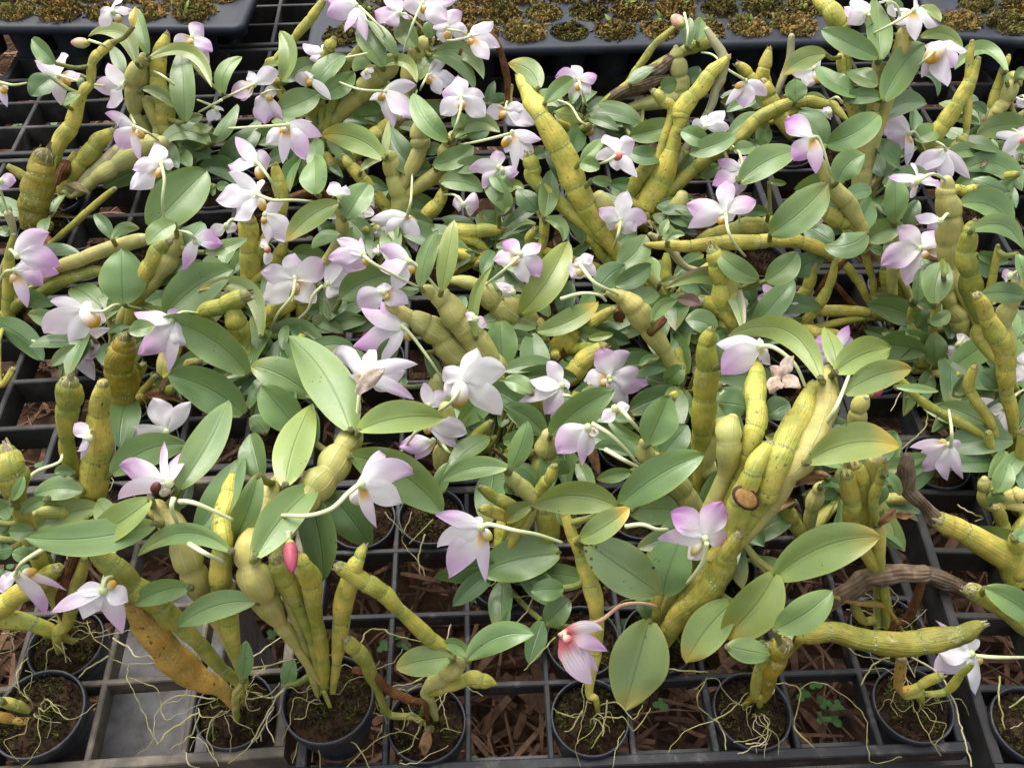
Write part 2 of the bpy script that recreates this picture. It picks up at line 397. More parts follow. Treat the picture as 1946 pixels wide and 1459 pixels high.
# ---------------------------------------------------------------- grid trays on their rails
CELLS = []
BARS = {}
def bar_mesh(L, wd, h, m):
    key = (round(L, 4), wd, h, m.name)
    if key not in BARS:
        mb = MB(); c = .0011; vs = []
        prof = [(-wd/2+.0008, -h), (-wd/2, -c), (-wd/2+c, 0), (wd/2-c, 0), (wd/2, -c), (wd/2-.0008, -h)]
        nseg = 8
        for i in range(nseg+1):
            x = -L/2+L*i/nseg
            for (y, z) in prof: vs.append((x, y, z+.0004*noise.noise(V((x*30, y*50, L*9)))))
        fs = []
        for i in range(nseg):
            for j in range(6): a = i*6+j; b = i*6+(j+1) % 6; fs.append((a, b, b+6, a+6))
        fs += [(5, 4, 3, 2, 1, 0), tuple(nseg*6+j for j in range(6))]
        mb.add(vs, fs); BARS[key] = mb.mesh("bar", m, smooth=False)
    return BARS[key]
def grid_tray(x0, y0, rot, nc, nr, px, py, m, label, z=0.0, rim=.0085):
    H = {'weathered_plastic': .034, 'dusty_plastic': .022}.get(m.name, .018); HR = H+.005; wd = .0064 if H > .03 else .0054
    """x0,y0: front right corner of the grid; cells run to the left and to the back"""
    t = empty("grid_tray", (x0, y0, z)); t.rotation_euler.z = rot; W, D = nc*px, nr*py
    tag(t, label, "plant tray", "black grid trays on the bench")
    for i in range(nr+1):
        edge = i in (0, nr)
        o = link("rim" if edge else "cross_bar", bar_mesh(W+(rim if edge else -.004), rim if edge else wd, HR if edge else H, m), t, (-W/2, i*py, 0 if edge else -.0007))
    for j in range(nc+1):
        edge = j in (0, nc)
        o = link("rim" if edge else "cross_bar", bar_mesh(D-(rim+.0002 if edge else .004), rim if edge else wd-.0002, HR if edge else H-.002, m), t, (-j*px, D/2, -.0004 if edge else -.0011)); o.rotation_euler.z = pi/2
    cs, sn = cos(rot), sin(rot)
    for i in range(nr):
        for j in range(nc):
            X, Y = -(j+.5)*px, (i+.5)*py
            CELLS.append(V((x0+X*cs-Y*sn, y0+X*sn+Y*cs, z)))
r2 = radians(2.2)
grid_tray(.3585, .2365, r2, 8, 4, .0655, .0645, M_PLASTIC, "clean black grid tray in the front row, right of the dusty one, holding round pots")
grid_tray(-.1840, .2325, radians(4), 7, 4, .0750, .0665, M_DUSTY, "brown dusty grid tray at the front left over a concrete block")
grid_tray(.9050, .2060, radians(-1.5), 8, 5, .0655, .0645, M_GREYPLASTIC, "grey black grid tray at the front right corner running out of the picture")
grid_tray(.3480, .5060, r2, 8, 4, .0655, .0645, M_PLASTIC, "black grid tray in the second row under the middle of the orchid bed")
grid_tray(-.2020, .5120, radians(4), 8, 4, .0655, .0645, M_GREYPLASTIC, "greyish grid tray in the second row at the left under the cane stubs")
grid_tray(.8800, .5420, radians(1), 8, 4, .0655, .0645, M_GREYPLASTIC, "greyish grid tray in the second row at the right edge")
grid_tray(.3350, .7790, r2, 8, 4, .0655, .0645, M_PLASTIC, "black grid tray in the third row wholly under the dense middle leaves")
grid_tray(-.2180, .7900, radians(4), 8, 4, .0655, .0645, M_GREYPLASTIC, "greyish grid tray in the third row by the lilac flowers at the left edge")
grid_tray(.8760, .8150, radians(1.5), 8, 4, .0655, .0645, M_GREYPLASTIC, "greyish grid tray in the third row under the right hand leaves")
grid_tray(.3200, 1.0500, r2, 8, 4, .0655, .0645, M_GREYPLASTIC, "grey grid tray in the fourth row just in front of the middle seedling tray")
grid_tray(-.2350, 1.0650, radians(4), 8, 4, .0655, .0645, M_GREYPLASTIC, "pale grey grid tray in the fourth row, widely bare at the upper left")
grid_tray(.8650, 1.0900, radians(2), 8, 4, .0655, .0645, M_GREYPLASTIC, "grey grid tray in the fourth row showing diagonal bars at the upper right")
grid_tray(.3050, 1.3210, r2, 8, 4, .0655, .0645, M_GREYPLASTIC, "grey grid tray in the back row under the middle seedling tray")
grid_tray(-.2540, 1.3400, radians(4), 8, 4, .0655, .0645, M_GREYPLASTIC, "grey grid tray in the back row in the gap between two seedling trays")
grid_tray(.8480, 1.3700, radians(2), 8, 4, .0655, .0645, M_GREYPLASTIC, "grey grid tray in the back row under the right hand seedling tray")
def rail(y, h, label):
    mb = MB(); box(mb, (0, 0, 0), 2.6, .022, .03); o = link("bench_rail", mb.mesh("bench_rail", M_STEEL, smooth=False), None, (0, y, h)); o.rotation_euler.z = radians(2.4)
    tag(o, label, "rail", "rails under the trays")
for i, (y, lb) in enumerate([(.232, "front steel rail under the lowest edge of the trays"), (.512, "steel rail under the joint of the first and second tray rows"), (.788, "steel rail under the joint of the second and third tray rows"),
        (1.06, "steel rail under the joint of the third and fourth tray rows"), (1.335, "steel rail under the joint of the fourth and back tray rows"), (1.62, "steel rail under the far edge of the back trays")]):
    rail(y, -.060, lb)
def block(c, s, rz, label):
    mb = MB(); n = 5; sx, sy, sz = s
    b = bpy.data.meshes.new("concrete_block"); box(mb, (0, 0, 0), sx, sy, sz)
    o = link("concrete_block", mb.mesh("concrete_block", M_CONC, smooth=False), None, c); o.rotation_euler.z = rz
    bv = o.modifiers.new("bevel", 'BEVEL'); bv.width = .004; bv.segments = 2
    tag(o, label, "concrete block")
p = at(262, 1388, -.085)
block((p.x+.012, p.y+.055, (GZ-.085)/2), (.10, .19, -.085-GZ), radians(3), "pale grey concrete block standing below the dusty tray at front left")
# ---------------------------------------------------------------- seedling trays
def moss_plug(seed, m=M_MOSS, R=.0290, tufts=330, depth=.02):
    rnd = random.Random(seed); mb = MB(); nr, na = 9, 22; vs = []
    for i in range(nr):
        r = R*i/(nr-1)
        for j in range(na):
            a = 2*pi*j/na; x, y = cos(a)*r, sin(a)*r
            h = .005*(1-(r/R)**4)+.010*noise.noise(V((x*90+seed, y*90, 0)))+.004*noise.noise(V((x*260, y*260+seed, 3)))
            vs.append(V((x, y, h-.006)))
    mb.add(vs, grid_faces(nr, na, True))
    for k in range(tufts):
        a = rnd.uniform(0, 6.283); r = R*math.sqrt(rnd.random())*.97; p = V((cos(a)*r, sin(a)*r, -.003+.005*(1-(r/R)**4)+.010*noise.noise(V((cos(a)*r*90+seed, sin(a)*r*90, 0)))))
        d = V((rnd.gauss(0, 1), rnd.gauss(0, 1), rnd.uniform(.1, 1.1))).normalized(); L = rnd.uniform(.003, .009); s = d.orthogonal().normalized()*rnd.uniform(.0008, .0018)
        q = p+d*L*.55+V((0, 0, .0012)); e = p+d*L+V((rnd.gauss(0, .0012), rnd.gauss(0, .0012), -.0008))
        nn = d.cross(s)*.8
        mb.add([p-s, p+s, q+s*1.2, q-s*1.2, e, q+nn], [(0, 1, 2, 3), (3, 2, 4), (1, 5, 2), (0, 3, 5), (5, 4, 2)])
    return mb.mesh("moss", m, smooth=False)
MOSS = [moss_plug(i) for i in range(4)]+[moss_plug(9, M_MOSS2, .027, 260), moss_plug(12, M_MOSS2)]
def seed_tray(corner, ang, nc, nr, label, flip=1, pitch=.067, rp=.0585, hole=.0275, z=.066, skip=()):
    """corner: its front corner; cells run along ang from there (flip=-1: to the left) and to the back"""
    t = empty("seedling_tray", (corner.x, corner.y, z)); t.rotation_euler.z = ang
    tag(t, label, "seedling tray", "moss filled seedling trays at the back")
    mb = MB(); b = .016; W = nc*pitch+pitch*.5; D = nr*rp
    ox = b if flip > 0 else -b-W
    nseg = 20; cells = []
    for i in range(nr):
        sh = pitch*.5*(i % 2); y0 = b+i*rp
        for j in range(nc):
            x0 = ox+sh+j*pitch; c = (x0+pitch/2, y0+rp/2); cells.append((c, i, j)); vs = []
            for k in range(nseg):
                a = 2*pi*(k+.5)/nseg; ca, sa = cos(a), sin(a); s = min(pitch/2/max(abs(ca), 1e-6), rp/2/max(abs(sa), 1e-6))
                vs.append((c[0]+ca*s, c[1]+sa*s, 0))
            for (rr, zz) in ((hole+.0022, .0), (hole+.0012, .0012), (hole, 0), (hole*.97, -.012), (hole*.84, -.062)):
                for k in range(nseg):
                    a = 2*pi*(k+.5)/nseg; vs.append((c[0]+cos(a)*rr, c[1]+sin(a)*rr, zz))
            fs = []
            for q in range(5):
                for k in range(nseg): k2 = (k+1) % nseg; fs.append((q*nseg+k, q*nseg+k2, (q+1)*nseg+k2, (q+1)*nseg+k))
            fs.append(tuple(5*nseg+k for k in range(nseg))); mb.add(vs, fs)
            for (sx, sy) in ((-1, -1), (1, -1), (1, 1), (-1, 1)):   # the corners between hole rings
                p1 = (c[0]+sx*pitch/2, c[1]+sy*rp/2, 0.0)
                k0 = [k for k in range(nseg) if (cos(2*pi*(k+.5)/nseg)*sx > 0 and sin(2*pi*(k+.5)/nseg)*sy > 0)]
                for k in k0:
                    k2 = (k+1) % nseg
                    if k2 in k0: mb.add([vs[k], vs[k2], p1], [(0, 1, 2)])
        x1 = ox if sh else ox+nc*pitch
        mb.add([(x1, y0, 0), (x1+pitch/2, y0, 0), (x1+pitch/2, y0+rp, 0), (x1, y0+rp, 0)], [(0, 1, 2, 3)])
    link("tray_top", mb.mesh("tray_top", M_PLUG, smooth=False), t)
    # the lip around: front, sides and back, rolled down
    mb = MB(); xa, xb, ya, yb = ox, ox+W, b, b+D; steps = [(0, 0), (b*.6, .0006), (b*.9, -.001), (b, -.005), (b*1.02, -.012), (b*.97, -.012), (b*.95, -.003)]
    ring = []
    cr = 6
    for (q, zz) in steps:
        row = []
        for (cx_, cy_, a0) in ((xa, ya, pi), (xb, ya, 1.5*pi), (xb, yb, 0), (xa, yb, .5*pi)):
            for k in range(cr+1):
                a = a0+.5*pi*k/cr; row.append((cx_+cos(a)*q, cy_+sin(a)*q, zz+.0012*noise.noise(V((cx_*9+a, cy_*7, 2)))*(q > 0)))
        ring.append(row)
    n = len(ring[0]); mb.add([p for r in ring for p in r], grid_faces(len(ring), n, True))
    link("lip", mb.mesh("lip", M_PLUG), t)
    rnd = random.Random(nc*7+nr)
    for (c, i, j) in cells:
        if (i, j) in skip: continue
        o = link("moss", MOSS[rnd.randrange(6)], t, (c[0], c[1], .0055-rnd.uniform(0, .007))); o.rotation_euler.z = rnd.uniform(0, 6.3); o.scale = (hole/.0275*rnd.uniform(1.02, 1.2),)*2+(rnd.uniform(.8, 1.3),)
        if rnd.random() < .6:
            mb = MB()
            for q in range(rnd.randint(1, 3)):
                a = rnd.uniform(0, 6.3); bx = V((cos(a)*.005*q, sin(a)*.005*q, .004)); d = V((rnd.gauss(0, .3), rnd.gauss(0, .3), 1))
                blob(mb, bx, d, rnd.uniform(.0026, .0042), rnd.uniform(1.2, 1.7), 1, 7, 8)
                if rnd.random() < .6: blade(mb, bx+d*.003, bx+d*.009, bx+d*.010+V((rnd.gauss(0, .008), rnd.gauss(0, .008), .004)), .0045, lambda u: sin(pi*(.06+.94*u))**.8, 0, .2, 0, 0, 6, 3)
            link("seedling", mb.mesh("seedling", M_SEEDL), t, (c[0]+rnd.gauss(0, .006), c[1]+rnd.gauss(0, .006), 0))
M_SEEDL = simple("seedling_green", (.22, .30, .06), .45, .4, 90, .35)
pa, pb = at(578, 103, .066), at(1592, 79, .066)
seed_tray(pa, math.atan2(pb.y-pa.y, pb.x-pa.x), 11, 4, "long black seedling tray of mossy round cells in the middle of the top edge")
pa, pb = at(460, 54, .066), at(0, 52, .066)
seed_tray(pa, math.atan2(pa.y-pb.y, pa.x-pb.x), 7, 3, "black seedling tray full of golden brown moss in the upper left corner", flip=-1)
pa, pb = at(1772, 66, .066), at(1946, 78, .066)
seed_tray(pa, math.atan2(pb.y-pa.y, pb.x-pa.x), 6, 3, "black seedling tray with overflowing moss and a clover seedling, upper right corner")
M_SCARRIM = simple("scar_rim", (.05, .03, .015), .8); M_SCAR = simple("scar_wood", (.36, .20, .07), .8, .2, 200, .5, (.20, .10, .03), .002); M_THROAT = simple("maroon_throat", (.09, .012, .012), .5)
M_THROATR = simple("coral_throat", (.55, .10, .10), .5)
# ---------------------------------------------------------------- the orchids: where each is rooted and what singles it out
PL = {
1: (115, 350, "with a crooked yellow cane and papery stems below the left seedling tray"),
2: (300, 300, "with round pale bulbs near the right end of the left seedling tray"),
3: (50, 455, "with a very thick olive cane cut flat, at the left edge"),
4: (30, 610, "with two magenta lilac flowers on slim olive canes at the left edge"),
5: (250, 790, "with a ringed ochre stump and thin green shoots in bare brown soil"),
6: (165, 975, "with two short upright cane stubs, one yellow with black scratches"),
7: (72, 1354, "cut back to a green and orange stub, front left corner"),
8: (103, 1215, "with fresh leaf fans and two hanging flowers at the lower left"),
9: (424, 1375, "with a withered orange cane leaning over the dusty tray"),
10: (622, 1325, "with stacked pale bulbs, a red bud and a spotted yellow cane"),
11: (796, 1370, "with small bright leaves, a stubby bulb and brown shrivelled stems, front centre"),
13: (1122, 1345, "with one straight slim olive cane, behind the hanging withered pink flower"),
15: (1415, 1335, "with a long sausage shaped olive cane lying across the front right"),
16: (1739, 1335, "with cut green stems below the long lying olive cane"),
18: (1665, 1185, "with a grey woody dead cane and a slim yellow stem, lower right"),
19: (1895, 975, "a tiny plantlet with two round leaves beside the right edge"),
20: (1857, 870, "with a long yellow cane and two drooping lilac flowers at the right"),
21: (1667, 590, "with canes fanning out of bare rooty soil, right of centre"),
22: (1217, 575, "with the longest fat yellow cane, leaning up left from the centre"),
23: (1270, 1215, "with crowded knobby bright yellow canes, one bearing a brown scar"),
24: (985, 1060, "with a folded leaf pair and broken yellow stub, below the centre"),
25: (1330, 1082, "with one large pale oblong leaf above the pink and white flower"),
26: (1560, 1000, "with a small round pinkish bud on a papery stem"),
27: (1945, 1100, "with a thick yellow cane ending in a brown tip, right edge"),
28: (1925, 800, "with a green stub and dark tipped yellow stem near the right edge"),
29: (1830, 690, "with glossy stacked yellow green segments behind a lilac star flower"),
30: (1620, 430, "with the tallest whorl of broad leaves at the top right"),
31: (1200, 430, "with a green club shaped cane and a long one arching right"),
32: (1105, 280, "with grey woody canes below the middle seedling tray"),
34: (960, 761, "with the fattest khaki striped stem, running down to the big white flower"),
35: (1300, 755, "with a white veined papery stem slanting down right at the centre"),
36: (1060, 690, "with thick bent yellow canes under two pale folded leaves at centre"),
37: (600, 290, "with swollen olive bulbs by the middle seedling tray's left corner"),
38: (770, 290, "with many white flowers and a dry brown arched stem at top centre"),
39: (765, 455, "with a yellow tipped leaf and pointed yellow spike, upper centre"),
40: (490, 595, "with upright yellow green canes below the white flower pair"),
41: (240, 680, "with an olive jointed cane beside one broad oval leaf at left"),
42: (610, 675, "with a heart shaped folded leaf in the middle left"),
43: (500, 760, "with a pale olive stub beside the orange tipped arching leaf"),
46: (1500, 230, "with blunt yellow canes, left of the tall leaf whorl"),
47: (1835, 320, "with three slim upright yellow canes at the upper right"),
48: (1900, 290, "with brown tipped yellow spike and papery bulb by the upper right edge"),
49: (890, 870, "with two short dark green stubs right of the big white flower"),
50: (1040, 905, "with thin dark sticks and a large oval leaf, right of centre"),
51: (1305, 965, "with a broad green stub topped by torn white skin"),
52: (1735, 700, "a low cluster of young small leaves right of centre"),
53: (895, 540, "with a short lying yellow cane in the dark gap above centre"),
57: (1390, 690, "with a scorched pinkish edged arching leaf, right of centre"),
}
EXTRA_POTS = [(788, 990, "black pot with roots over its rim in the dark gap below the floating spur flower"), (1105, 1212, "dark pot behind the withered pink flower, half hidden by leaves"), (1960, 1345, "dark pot cut by the right edge in the front row")]
